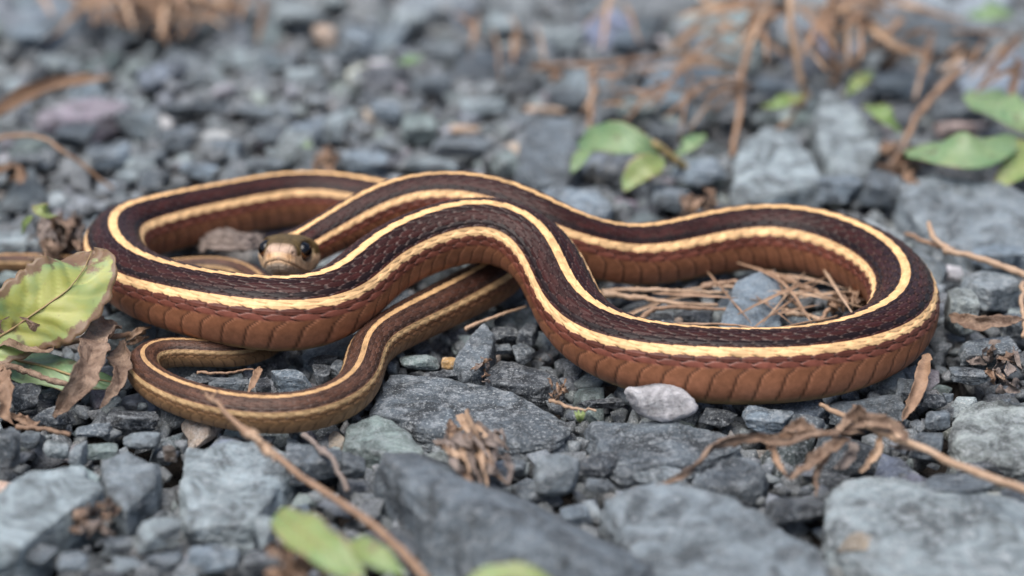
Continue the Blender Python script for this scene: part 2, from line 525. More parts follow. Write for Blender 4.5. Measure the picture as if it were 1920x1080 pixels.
# muscle and rib unevenness
lump = fbm(np.stack([U.ravel() * 0.11, sn.ravel() * 1.2, cs.ravel() * 1.2], 1), 2, 5).reshape(U.shape)
disp = disp + 0.13 * lump * rs * body_on
nrm = np.sqrt((X / hw[:, None] ** 2) ** 2 + (Z / np.where(Z > 0, hu[:, None], hl[:, None]) ** 2) ** 2) + 1e-9
NX = (X / hw[:, None] ** 2) / nrm; NZ = (Z / np.where(Z > 0, hu[:, None], hl[:, None]) ** 2) / nrm
# a snake on the ground is flatter below and a little ridged above
flat = np.where(Z < 0, 0.03 * (Z / R) ** 2 * R, 0) * body_on
Zb = Z + flat

# ---- head relief: mouth, lips, eye rims, plates (x, z in mm, t from the snout)
ax = np.abs(X)
zm = np.interp(ax, [0, .5, 1, 1.9, 2.6, 3.3, 3.75, 4.3, 5.0, 6], [-.40, -.42, -.60, -.92, -1.35, -2.3, -3.1, -3.3, -2.8, -1.8])
head_on = 1 - np.clip((T - 12.0) / 3.0, 0, 1)
mouth = np.exp(-((Z - zm) / 0.13) ** 2) * head_on * (T < 11.5)
uplip = np.exp(-((Z - zm - 0.55) / 0.45) ** 2) * head_on
EYE_T, EYE_X, EYE_Z, EYE_R = 6.0, 3.25, 0.80, 1.68
de = np.sqrt((T - EYE_T) ** 2 + (Z - EYE_Z) ** 2 + ((ax - 4.1) * 0.6) ** 2)
brow = np.exp(-((T - 6.2) / 2.2) ** 2 - ((Z - 2.6) / 0.55) ** 2 - ((ax - 3.7) / 1.0) ** 2)
sock = np.exp(-(np.clip(de - 1.5, 0, 9) / 0.5) ** 2) * (T < 9)
cheek = np.exp(-((T - 9.5) / 2.6) ** 2 - ((Z + 0.9) / 1.2) ** 2) * (ax > 2)
def ln(q, wd):
    return np.exp(-(q / wd) ** 2)
side_t = np.where(T < 2.4, ax * 0.95, T)
upper = np.clip((Z - zm) / 0.2, 0, 1) * np.clip((zm + 1.75 - Z) / 0.2, 0, 1)
lower = np.clip((zm - Z) / 0.2, 0, 1) * np.clip((Z - zm + 1.3) / 0.2, 0, 1)
plates = np.zeros_like(X)
for q in (1.75, 2.75, 4.0, 5.4, 6.9, 8.6, 10.3):
    plates = np.maximum(plates, ln(side_t - q, 0.08) * upper)
    plates = np.maximum(plates, ln(side_t - q + 0.45, 0.08) * lower)
plates = np.maximum(plates, 0.8 * ln(Z - zm - 1.75, 0.08) * (ax > 1.5) * (T < 11))
plates = np.maximum(plates, 0.8 * ln(Z - zm + 1.3, 0.08) * (T < 11))
topz = (Z > 1.2)
plates = np.maximum(plates, 0.9 * ln(ax - 1.62 - 0.14 * (Z - 0.5), 0.08) * (Z > -0.1) * (T < 2.6))     # rostral / internasal sides
plates = np.maximum(plates, 0.9 * ln(T - 2.4 - 0.12 * ax, 0.10) * topz)
plates = np.maximum(plates, 0.9 * ln(T - 4.1 + 0.1 * ax, 0.10) * topz)
plates = np.maximum(plates, 0.9 * ln(ax - 1.25, 0.08) * topz * (T > 4.1) * (T < 8.6))
plates = np.maximum(plates, 0.9 * ln(T - 8.6 + 0.35 * ax, 0.10) * topz)
plates = np.maximum(plates, 0.9 * ln(X, 0.08) * topz * ((T > 8.6) | (T < 4.1)))
plates = np.maximum(plates, 1.0 * ln(X, 0.10) * (Z < zm - 1.0) * (T < 9))                                # chin groove
nostril = np.exp(-((T - 1.35) / 0.25) ** 2 - ((Z - 0.9) / 0.22) ** 2) * (ax > 1.5)
plates *= head_on
disp_h = (-0.17 * mouth + 0.12 * uplip * (T < 9) + 0.42 * brow - 0.55 * sock + 0.30 * cheek - 0.07 * plates - 0.25 * nostril) * head_on
disp = disp + disp_h

# displacement direction on the head also points forward at the snout
dT = np.gradient(hw, s_all)
slope = np.clip(dT, 0, 4) * (s_all < 12)
fwd = slope / np.sqrt(1 + slope ** 2); lat = 1 / np.sqrt(1 + slope ** 2)
XX = X + NX * disp * lat[:, None]; ZZ = Zb + NZ * disp * lat[:, None]
FF = disp * fwd[:, None]
V = ctr[:, None, :] + (side[:, None, :] * XX[..., None] + up[:, None, :] * ZZ[..., None] - tan[:, None, :] * FF[..., None]) * MM

# ---- pigment
def rgb(*c):
    return np.array(c, float)
def lerp(a, b, t):
    return a * (1 - t[..., None]) + b * t[..., None]
def hsh(i, j, s=0):
    return _hash(i.astype(np.int64), j.astype(np.int64), (i * 0).astype(np.int64) + 3, s) * 0.5 + 0.5
tl = np.clip((T - 425) / 90, 0, 1)                                   # towards the tail the skin turns olive and duller
aj = np.abs(best_j)
rv = hsh(best_i, best_j, 1)
DARK = lerp(rgb(.031, .0092, .0076), rgb(.078, .038, .025), tl)
BLACK = lerp(rgb(.0065, .0050, .0056), rgb(.036, .022, .017), tl)
STRIPE = lerp(rgb(.70, .435, .205), rgb(.43, .265, .13), tl)
STRIPE_L = lerp(rgb(.72, .46, .23), rgb(.37, .245, .125), tl)
FLANK = lerp(rgb(.135, .045, .030), rgb(.165, .092, .045), tl)
BELLY = lerp(rgb(.265, .108, .054), rgb(.265, .155, .078), tl)
col = DARK.copy()
edge_row = np.clip(np.maximum(1 - np.abs(aj - 1.4) / 1.2, 1 - np.abs(aj - 5) / 1.1), 0, 1)
col = lerp(col, BLACK, 0.8 * edge_row)
col = col * (0.72 + 0.56 * rv)[..., None]
dst = (aj == 0) | ((aj == 1) & (best_b * np.sign(best_j) < -0.22))
fleck = 1 - 0.35 * (hsh(best_i, best_j, 12) > 0.93) * np.clip(best_a + 0.2, 0, 1) + 0.10 * lump
col = np.where(dst[..., None], STRIPE * ((0.86 + 0.22 * rv) * fleck)[..., None], col)
lst = ((aj == 6) & (best_b * np.sign(best_j) > -0.12)) | (aj == 7)
lcol = STRIPE_L * ((0.82 + 0.28 * rv) * fleck)[..., None]
# upper edge of the side stripe is stained orange
lcol = lerp(lcol, rgb(.45, .16, .045) * np.ones_like(lcol), np.clip((-best_b * np.sign(best_j) + 0.08) / 0.25, 0, 1) * (aj == 6) * 0.6)
col = np.where(lst[..., None], lcol, col)
fl = (aj >= 8)
fcol = np.where((aj == 8)[..., None], lerp(FLANK * 0.55, FLANK * 0.9, rv), lerp(FLANK * 0.85, FLANK * 1.2, rv))
col = np.where(fl[..., None], fcol, col)
light = dst | lst
crc = np.where(light[..., None], STRIPE * 0.28, BLACK * 0.55)
cw = crev * np.where(dst, 0.35, np.where(lst, 0.42, 0.92))
col = lerp(col, crc, cw)
rimw = rim * np.where(light, 0.0, np.where(fl, 0.30, 0.36)) * (1 - crev)
col = lerp(col, rgb(.25, .175, .15) * np.ones_like(col), rimw)
# belly scutes
bp = np.clip((absphi - 88) / 60, 0, 1)
bcol = lerp(BELLY * 0.62, BELLY * 1.25 + 0.015, np.clip(bp * 1.6, 0, 1))
bcol = bcol * (0.90 + 0.2 * hsh(iu, iu * 0, 4))[..., None]
bcol = lerp(bcol, lerp(BELLY * 1.9 + 0.03, BELLY * 1.6, tl), np.exp(-((fu - 0.90) / 0.05) ** 2) * 0.30)  # thin highlight painted into the colour along each scute's edge
bcol = lerp(bcol, BLACK * 0.8, np.clip(scute_line * 1.1, 0, 1) * 0.75 * np.clip((absphi - 84) / 4, 0, 1))
bpale = np.clip((absphi - 135) / 25, 0, 1)
bcol = lerp(bcol, rgb(.42, .33, .16) * np.ones_like(bcol), bpale * 0.7)
col = lerp(col, bcol, np.clip((absphi - 84.6) / 1.6, 0, 1))
# head
nz = fbm(np.stack([X.ravel() * 1.6, T.ravel() * 1.6, Z.ravel() * 1.6], 1), 3, 9).reshape(X.shape)
OLIVE = rgb(.085, .056, .022); PINK = rgb(.44, .315, .235); LIP = rgb(.58, .39, .235); CHIN = rgb(.50, .40, .30)
hc = OLIVE * (1 + 0.35 * nz)[..., None]
front = np.clip((3.1 - T - 0.35 * np.clip(ax - 1.5, 0, 9)) / 1.3, 0, 1) * np.clip((2.7 - Z) / 0.8, 0, 1)
hc = lerp(hc, PINK * (1 + 0.12 * nz)[..., None], front)
lipm = np.clip((np.maximum(zm + 1.7, np.clip(0.55 - 0.03 * T, 0, 1)) + 0.3 * nz - Z) / 0.4, 0, 1)
hc = lerp(hc, LIP * (1 + 0.12 * nz)[..., None], lipm)
orange = np.exp(-((ax - 1.9) / 0.7) ** 2 - ((Z - 0.3) / 0.7) ** 2) * (T < 3.5)
hc = lerp(hc, rgb(.52, .27, .11) * np.ones_like(hc), orange * 0.6)
hc = lerp(hc, CHIN * (1 + 0.15 * nz)[..., None], np.clip((zm - 0.25 - Z) / 0.5, 0, 1))
pre = np.exp(-((de - 2.05) / 0.30) ** 2) * (T < 5.6) * np.clip((2.0 - Z) / 0.5, 0, 1)
hc = lerp(hc, rgb(.62, .50, .34) * np.ones_like(hc), pre * 0.9)
post = np.exp(-((de - 1.95) / 0.25) ** 2) * (T > 6.2) * (Z < 1.2)
hc = lerp(hc, rgb(.55, .42, .24) * np.ones_like(hc), post * 0.7)
hc = lerp(hc, rgb(.03, .02, .014) * np.ones_like(hc), np.clip(sock * 1.3, 0, 1) * 0.85)
hc = lerp(hc, rgb(.15, .07, .035) * np.ones_like(hc), np.clip(mouth * 1.1, 0, 1) * (0.16 + 0.5 * np.clip(1.2 - ax, 0, 1)))
hc = lerp(hc, hc * 0.42, np.clip(plates, 0, 1) * 0.8)
hc = lerp(hc, rgb(.02, .012, .01) * np.ones_like(hc), nostril * 0.8)
neck = np.clip((T - 11.5 + 0.5 * nz) / 2.5, 0, 1)
col = lerp(hc, col, neck)
col = np.clip(col, 0.003, 0.9)
gloss = np.where(is_dorsal & ~light, 0.95, np.where(light, 0.45, 0.75)) * (1 - 0.5 * crev)
gloss = gloss * neck + 0.5 * (1 - neck)

tip0 = SNOUT + HF * 0.06 * MM
verts = np.vstack([tip0[None], V.reshape(-1, 3), ctr[-1][None] - 0 * tan[-1][None]])
ii, jj = np.meshgrid(np.arange(nr - 1), np.arange(nc), indexing='ij')
q = lambda i, j: 1 + i * nc + j % nc
faces = np.stack([q(ii, jj), q(ii, jj + 1), q(ii + 1, jj + 1), q(ii + 1, jj)], -1).reshape(-1, 4)
j = np.arange(nc)
cap1 = np.stack([q(0, j + 1), q(0, j), np.zeros(nc, int), np.zeros(nc, int)], 1)
me = bpy.data.meshes.new("snake")
last = len(verts) - 1
tri1 = np.stack([q(0, j + 1), q(0, j), np.zeros(nc, int)], 1)
tri2 = np.stack([q(nr - 1, j), q(nr - 1, j + 1), np.full(nc, last)], 1)
loops = np.concatenate([faces.ravel(), tri1.ravel(), tri2.ravel()]).astype(np.int32)
starts = np.concatenate([np.arange(len(faces)) * 4, len(faces) * 4 + np.arange(2 * nc) * 3]).astype(np.int32)
me.vertices.add(len(verts)); me.vertices.foreach_set("co", verts.astype(np.float32).ravel())
me.loops.add(len(loops)); me.loops.foreach_set("vertex_index", loops)
me.polygons.add(len(starts)); me.polygons.foreach_set("loop_start", starts)
me.update(calc_edges=True)
me.polygons.foreach_set("use_smooth", np.ones(len(starts), bool))
call = np.vstack([PINK[None], col.reshape(-1, 3), col[-1, 0][None]])
add_color(me, "pigment", call)
add_float(me, "gloss", np.concatenate([[0.5], gloss.ravel(), [0.5]]))
snake = obj("snake", me, MAT_SNAKE, label="dark brown striped snake coiled on grey gravel with its head raised", cat="snake")

# eyes
hup = up[10]; hside = side[10]; hback = tan[10]
def head_pt(x, t, z):
    return SNOUT + (hside * x + hback * t + hup * z) * MM
bm = bmesh.new(); bmesh.ops.create_icosphere(bm, subdivisions=5, radius=1.0)
E = np.array([vv.co[:] for vv in bm.verts]); EF = np.array([[l.index for l in f.verts] for f in bm.faces]); bm.free()
for sgn in (-1, 1):
    c = head_pt(sgn * EYE_X, EYE_T, EYE_Z)
    dirv = hside * sgn * 0.74 - hback * 0.66 + hup * 0.38; dirv /= np.linalg.norm(dirv)
    eme = new_mesh("eye", c + E * EYE_R * MM, EF)
    add_float(eme, "iris", np.arccos(np.clip(E @ dirv, -1, 1)) - 0.55 * np.clip(E @ hup, 0, 1))
    obj("eye", eme, MAT_EYE, parent=snake, label="round black eye with a thin brown iris")
SNAKE_C = line[::2, :3]; SNAKE_R = rad_line[::2] * MM

# ------------------------------------------------------------------ stones
def ico(n):
    bm = bmesh.new(); bmesh.ops.create_icosphere(bm, subdivisions=n, radius=1.0)
    bm.verts.ensure_lookup_table()
    v = np.array([x.co[:] for x in bm.verts]); f = np.array([[l.index for l in p.verts] for p in bm.faces]); bm.free()
    return v, f
ICO = {k: ico(k) for k in (2, 3, 4, 5, 6)}        # create_icosphere: n=2 -> 42 v, 3 -> 162, 4 -> 642, 5 -> 2562

def hull_planes(pts):
    bm = bmesh.new()
    for p in pts:
        bm.verts.new(p)
    bmesh.ops.convex_hull(bm, input=bm.verts)
    bm.normal_update()
    out = []
    for f in bm.faces:
        nn = np.array(f.normal[:]); h = float(np.dot(nn, f.verts[0].co))
        if h > 1e-4 and np.linalg.norm(nn) > 0.5:
            out.append((nn, h))
    bm.free()
    N = np.array([o[0] for o in out]); H = np.array([o[1] for o in out])
    return N, H

def polytope(N, H, D, sharp=16.0):
    k = np.clip(D @ N.T, 0, None) / H[None]
    return (k ** sharp).sum(1) ** (-1 / sharp)

def random_planes(rng, blocky=0.5):
    N = []; H = []
    for axis in range(3):
        for s in (-1, 1):
            nn = np.zeros(3); nn[axis] = s
            nn += rng.normal(0, 0.20, 3); N.append(nn); H.append(rng.uniform(0.72, 1.0))
    for _ in range(rng.integers(4, 9)):
        N.append(rng.normal(0, 1, 3)); H.append(rng.uniform(0.85, 1.12))
    N = np.array(N); N /= np.linalg.norm(N, axis=1)[:, None]
    return N, np.array(H)

def rough(D, r, seed, amt):
    P = D * r[:, None]
    d = fbm(P * 2.2 + seed * 3.7, 4, seed)
    chip = np.clip(vnoise(P * 3.1 + 9, seed + 40) - 0.35, 0, 1)
    tn_ = vnoise(P * 1.7 + 31, seed + 60) * 2.5
    fr_ = tn_ - np.floor(tn_)
    ledge = (np.floor(tn_) + np.clip((fr_ - 0.8) / 0.2, 0, 1)) / 2.5      # broken steps
    return r * (1 + amt * d * 0.6 - amt * 1.2 * chip + amt * 0.9 * ledge - amt * 0.45 * np.abs(vnoise(P * 8 + 5, seed + 70)) + amt * 0.22 * vnoise(P * 19 + 2, seed + 80))

def unit_stone(seed, level, amt=0.07, sharp=None):
    rng = np.random.default_rng(seed)
    N, H = random_planes(rng)
    D, F = ICO[level]
    r = polytope(N, H, D, sharp if sharp else rng.uniform(22, 48))
    r = rough(D, r, seed, amt)
    v = D * r[:, None]
    lo, hi = v.min(0), v.max(0)
    return (v - (lo + hi) / 2) / ((hi - lo) / 2), F

TONES = dict(dark=(.040, .049, .059), slate=(.098, .121, .140), grey=(.155, .186, .205), blue=(.160, .206, .246), pale=(.250, .300, .318),
             green=(.180, .230, .222), white=(.50, .485, .495), purple=(.26, .22, .26), tan=(.32, .26, .19), orange=(.52, .32, .13),
             peach=(.50, .36, .26), pink=(.46, .34, .31), speck=(.28, .318, .31), brown=(.12, .085, .06))
STONES = []          # x, y, radius of every stone placed so far (for packing)
HERO_N = [0]

def snake_clear(p, rxy):
    """height (m) that a stone's top may reach at p without touching the snake"""
    d = np.hypot(SNAKE_C[:, 0] - p[0], SNAKE_C[:, 1] - p[1])
    dd = np.clip(d - rxy * 0.8, 0, None)
    near = dd < SNAKE_R
    if not near.any():
        return 1.0
    low = SNAKE_C[near, 2] - np.sqrt(np.clip(SNAKE_R[near] ** 2 - dd[near] ** 2, 0, None))
    return float(low.min())

def place_stone(name, verts, faces, loc, tone, label, group=None, cat="stone", rng=None, keep=False):
    me = new_mesh(name, verts, faces)
    o = obj(name, me, MAT_STONE, label=label, cat=cat, group=group, loc=tuple(loc))
    t = np.array(TONES[tone])
    k = RNG.uniform(0.88, 1.12)
    o.color = (*np.clip(t * k, 0, 1), 1)
    return o

def stone(cx, cy, w, h, tone, label, q=0.5, group=None, yaw=None, sink=0.2, level=None, name="stone", sharp=None, lift=0.0, amt=0.07, free=False):
    """a stone whose visible bulk fills w x h picture pixels round cx, cy; q = share of h that is its height"""
    HERO_N[0] += 1
    seed = 1000 + HERO_N[0] * 13
    p = at(cx, cy, 2.0)
    s = pxsize(p)
    W = w * s; Hh = h * s * q / CE; D = h * s * (1 - q) / SE
    if D > 1.3 * W:
        D = 1.3 * W
    Hh = max(Hh, 0.25 * min(W, D))
    full = Hh * (1 + sink)
    z = Hh / 2 - sink * Hh * 0.3
    p = at(cx, cy, (z + lift * MM) / MM)
    lv = level or (5 if w > 55 else 4)
    v, F = unit_stone(seed, lv, amt, sharp)
    v = v * np.array([W / 2, D / 2, full / 2])
    a = RNG.uniform(-0.25, 0.25) if yaw is None else yaw
    c, sn_ = math.cos(a), math.sin(a)
    v = v @ np.array([[c, sn_, 0], [-sn_, c, 0], [0, 0, 1]])
    top = p[2] + v[:, 2].max()
    if not free:
        lim = snake_clear(p, max(W, D) / 2)
        if top > lim:
            p[2] -= top - lim
    base = v[:, 2].min()
    v[:, 2] -= base
    STONES.append((p[0], p[1], (W + D) / 4))
    return place_stone(name, v, F, (p[0], p[1], p[2] + base), tone, label, group)

def slab(poly, ztop, thick, tone, label, tilt=(0, 0), level=6, grow=1.04, name="stone", sharp=44, amt=0.07, group=None, crown=0.0):
    """a rock whose top face has the given outline (picture px) at height ztop (mm)"""
    HERO_N[0] += 1
    seed = 5000 + HERO_N[0] * 17
    top = np.array([at(x, y, ztop) for x, y in poly])
    c = top.mean(0)
    loc = np.array([c[0], c[1], 0.0])
    T_ = top - loc
    T_[:, 2] += tilt[0] * T_[:, 0] + tilt[1] * T_[:, 1]
    B_ = T_.copy(); B_[:, :2] *= grow; B_[:, 2] -= thick * MM
    M_ = T_.copy(); M_[:, :2] *= grow * 1.02; M_[:, 2] -= thick * MM * 0.35
    pts = np.vstack([T_, M_, B_])
    if crown:
        pts = np.vstack([pts, [[0, 0, T_[:, 2].mean() + crown * MM]]])
    lo, hi = pts.min(0), pts.max(0)
    mid, half = (lo + hi) / 2, (hi - lo) / 2
    N, H = hull_planes((pts - mid) / half)
    rng = np.random.default_rng(seed)
    U_ = (pts - mid) / half
    for _ in range(14):                    # broken corners and edges
        nn = rng.normal(0, 1, 3); nn[2] = abs(nn[2]) * 0.9; nn /= np.linalg.norm(nn)
        N = np.vstack([N, nn]); H = np.append(H, (U_ @ nn).max() * rng.uniform(0.87, 0.98))
    D, F = ICO[level]
    r = polytope(N, H, D, sharp)
    r = rough(D * np.array([half[0], half[1], half[0]]) / half[0], r, seed, amt)
    v = D * r[:, None] * half + mid
    zb = v[:, 2].min()
    v[:, 2] -= zb
    lim = 1.0
    d = np.hypot(T_[:, 0], T_[:, 1])
    R_ = float(np.percentile(d, 40))
    STONES.append((c[0], c[1], R_ * 0.95))
    n_ = len(poly)
    for k in range(n_):                    # the outline also keeps the packing away
        e = (top[k] + top[(k + 1) % n_]) / 2
        STONES.append((c[0] + (e[0] - c[0]) * .7, c[1] + (e[1] - c[1]) * .7, R_ * 0.45))
    return place_stone(name, v, F, loc + np.array([0, 0, zb]), tone, label, group)

def rock(pts3, thick, tone, label, level=6, name="stone", sharp=44, amt=0.075):
    """a rock given by corner points (picture px, height mm)"""
    HERO_N[0] += 1
    seed = 8000 + HERO_N[0] * 19
    P = np.array([at(*p) for p in pts3])
    lo_ = P[P[:, 2] < P[:, 2].mean()].copy(); lo_[:, 2] -= thick * MM
    P = np.vstack([P, lo_])
    lo, hi = P.min(0), P.max(0); mid, half = (lo + hi) / 2, (hi - lo) / 2
    N, H = hull_planes((P - mid) / half)
    rng = np.random.default_rng(seed); U_ = (P - mid) / half
    for _ in range(14):
        nn = rng.normal(0, 1, 3); nn /= np.linalg.norm(nn)
        N = np.vstack([N, nn]); H = np.append(H, (U_ @ nn).max() * rng.uniform(0.85, 0.96))
    D, F = ICO[level]
    r = polytope(N, H, D, sharp)
    r = rough(D * half / half[0], r, seed, amt)
    v = D * r[:, None] * half
    zb = v[:, 2].min(); v[:, 2] -= zb
    for p in P[::2]:
        STONES.append((mid[0] + (p[0] - mid[0]) * .6, mid[1] + (p[1] - mid[1]) * .6, 0.006))
    return place_stone(name, v, F, mid + np.array([0, 0, zb]), tone, label)

# ---- big rocks with a readable outline
slab([(723, 697), (793, 703), (910, 722), (977, 732), (1027, 757), (1073, 782), (1077, 800), (1055, 822), (963, 828), (893, 813), (793, 797), (703, 767)],
     1.2, 9, "slate", "wide flat dark slab just below the tail's bend", tilt=(0.0, 0.03))
slab([(650, 790), (703, 772), (760, 800), (800, 847), (713, 845), (643, 830)], 1.0, 7, "green", "greenish grey wedge of rock tucked under the flat slab's left end", level=5)
rock([(700, 852, 8), (760, 850, 7.5), (870, 897, 8), (980, 952, 8), (1110, 1016, 7), (1240, 1070, 5), (1190, 1085, 6), (1050, 1028, 8.5), (930, 972, 9), (820, 920, 9), (725, 885, 8.5),
      (672, 925, -2), (715, 985, -2), (800, 1090, -3), (1000, 1160, -3), (1260, 1130, -3), (800, 845, 0), (1000, 945, 0), (1240, 1060, 0)], 6, "slate",
     "long ridged grey rock slanting to the bottom edge under the shaggy clump")
slab([(1095, 777), (1187, 782), (1333, 797), (1393, 812), (1398, 832), (1300, 850), (1165, 885), (1130, 860)], 1.8, 10, "slate",
     "broad grey slab carrying the whitish stone")
slab([(1290, 893), (1360, 852), (1410, 849), (1440, 870), (1433, 900), (1353, 915)], 2.0, 9, "slate", "angular dark rock under the dried weed's pale tip", level=5)
slab([(1125, 925), (1180, 907), (1300, 905), (1400, 935), (1480, 990), (1560, 1040), (1590, 1090), (1300, 1110), (1160, 1015)], 4.0, 15, "grey",
     "large rough speckled rock at the bottom edge right of centre", tilt=(0, 0.1), crown=1.5)
slab([(1547, 920), (1570, 888), (1613, 880), (1697, 890), (1727, 910), (1780, 950), (1863, 953), (1935, 935), (1965, 1100), (1660, 1090), (1640, 1015), (1547, 1005)],
     3.5, 14, "pale", "largest pale mottled rock filling the bottom corner beside the dried weed", tilt=(0, 0.06), crown=1.0)
slab([(1767, 822), (1783, 752), (1827, 733), (1960, 730), (1965, 870), (1813, 868)], 2.5, 12, "speck", "pale rounded granite like block at the edge right of the snake", sharp=12, crown=1.0)
slab([(340, 862), (353, 840), (450, 826), (547, 830), (550, 870), (500, 907), (473, 975), (345, 975), (343, 920)], 3.0, 12, "pale",
     "squarish pale grey rock in front of the tail loop", tilt=(0, 0.05))
slab([(-40, 940), (0, 917), (50, 880), (160, 870), (200, 905), (127, 945), (33, 1012), (-30, 1025)], 5.0, 10, "pale",
     "big pale flat sided rock at the lower edge below the leaves", tilt=(0, 0.05))
slab([(187, 860), (245, 838), (300, 862), (292, 900), (235, 945), (197, 915)], 4.0, 9, "grey", "grey rock with a notched corner between two big pale rocks", level=5)
slab([(850, 663), (908, 617), (930, 630), (913, 672), (872, 688)], 4.0, 7, "slate", "upright angular grey stone below the tail's crossing", level=5, tilt=(0, 0.3))
slab([(903, 713), (927, 669), (957, 675), (1053, 705), (1060, 723), (987, 724)], 1.6, 6, "dark", "dark wedge stone with a pale rim beside the arch's foot", level=5)
slab([(1328, 612), (1382, 546), (1425, 530), (1468, 548), (1466, 612), (1393, 624)], 3.8, 8, "blue", "triangular blue grey stone standing inside the wide loop", level=5, tilt=(0, 0.35))
slab([(1520, 222), (1543, 184), (1567, 190), (1613, 213), (1663, 260), (1620, 298), (1563, 293), (1540, 262)], 6.0, 12, "pale",
     "pale angular block standing among the dry stalks behind the snake", level=5, tilt=(0, 0.2))
slab([(1370, 317), (1380, 279), (1440, 249), (1500, 265), (1530, 300), (1547, 333), (1467, 350), (1377, 350)], 5.0, 12, "pale",
     "broad pale rounded rock behind the wide loop", level=5, tilt=(0, 0.15))
slab([(965, 300), (985, 240), (1075, 235), (1092, 290), (1060, 325), (990, 325)], 4.0, 10, "slate", "blocky dark slate piece left of the green leaf cluster", level=5, tilt=(0, 0.2))
slab([(975, 380), (1040, 350), (1130, 352), (1150, 385), (1100, 410), (1000, 405)], 4.0, 9, "blue", "smooth blue grey stone right behind the arch", level=5, tilt=(0, 0.1))
slab([(1680, 350), (1760, 330), (1900, 350), (1960, 400), (1940, 470), (1800, 455), (1720, 410)], 4.0, 12, "grey", "long sloping grey rock behind the wide loop's outer bend", level=5, tilt=(0, 0.15))
slab([(60, 208), (150, 180), (240, 182), (245, 205), (180, 222), (80, 225)], 3.0, 6, "purple", "flat lilac tinted stone under the split dry stem", level=5)

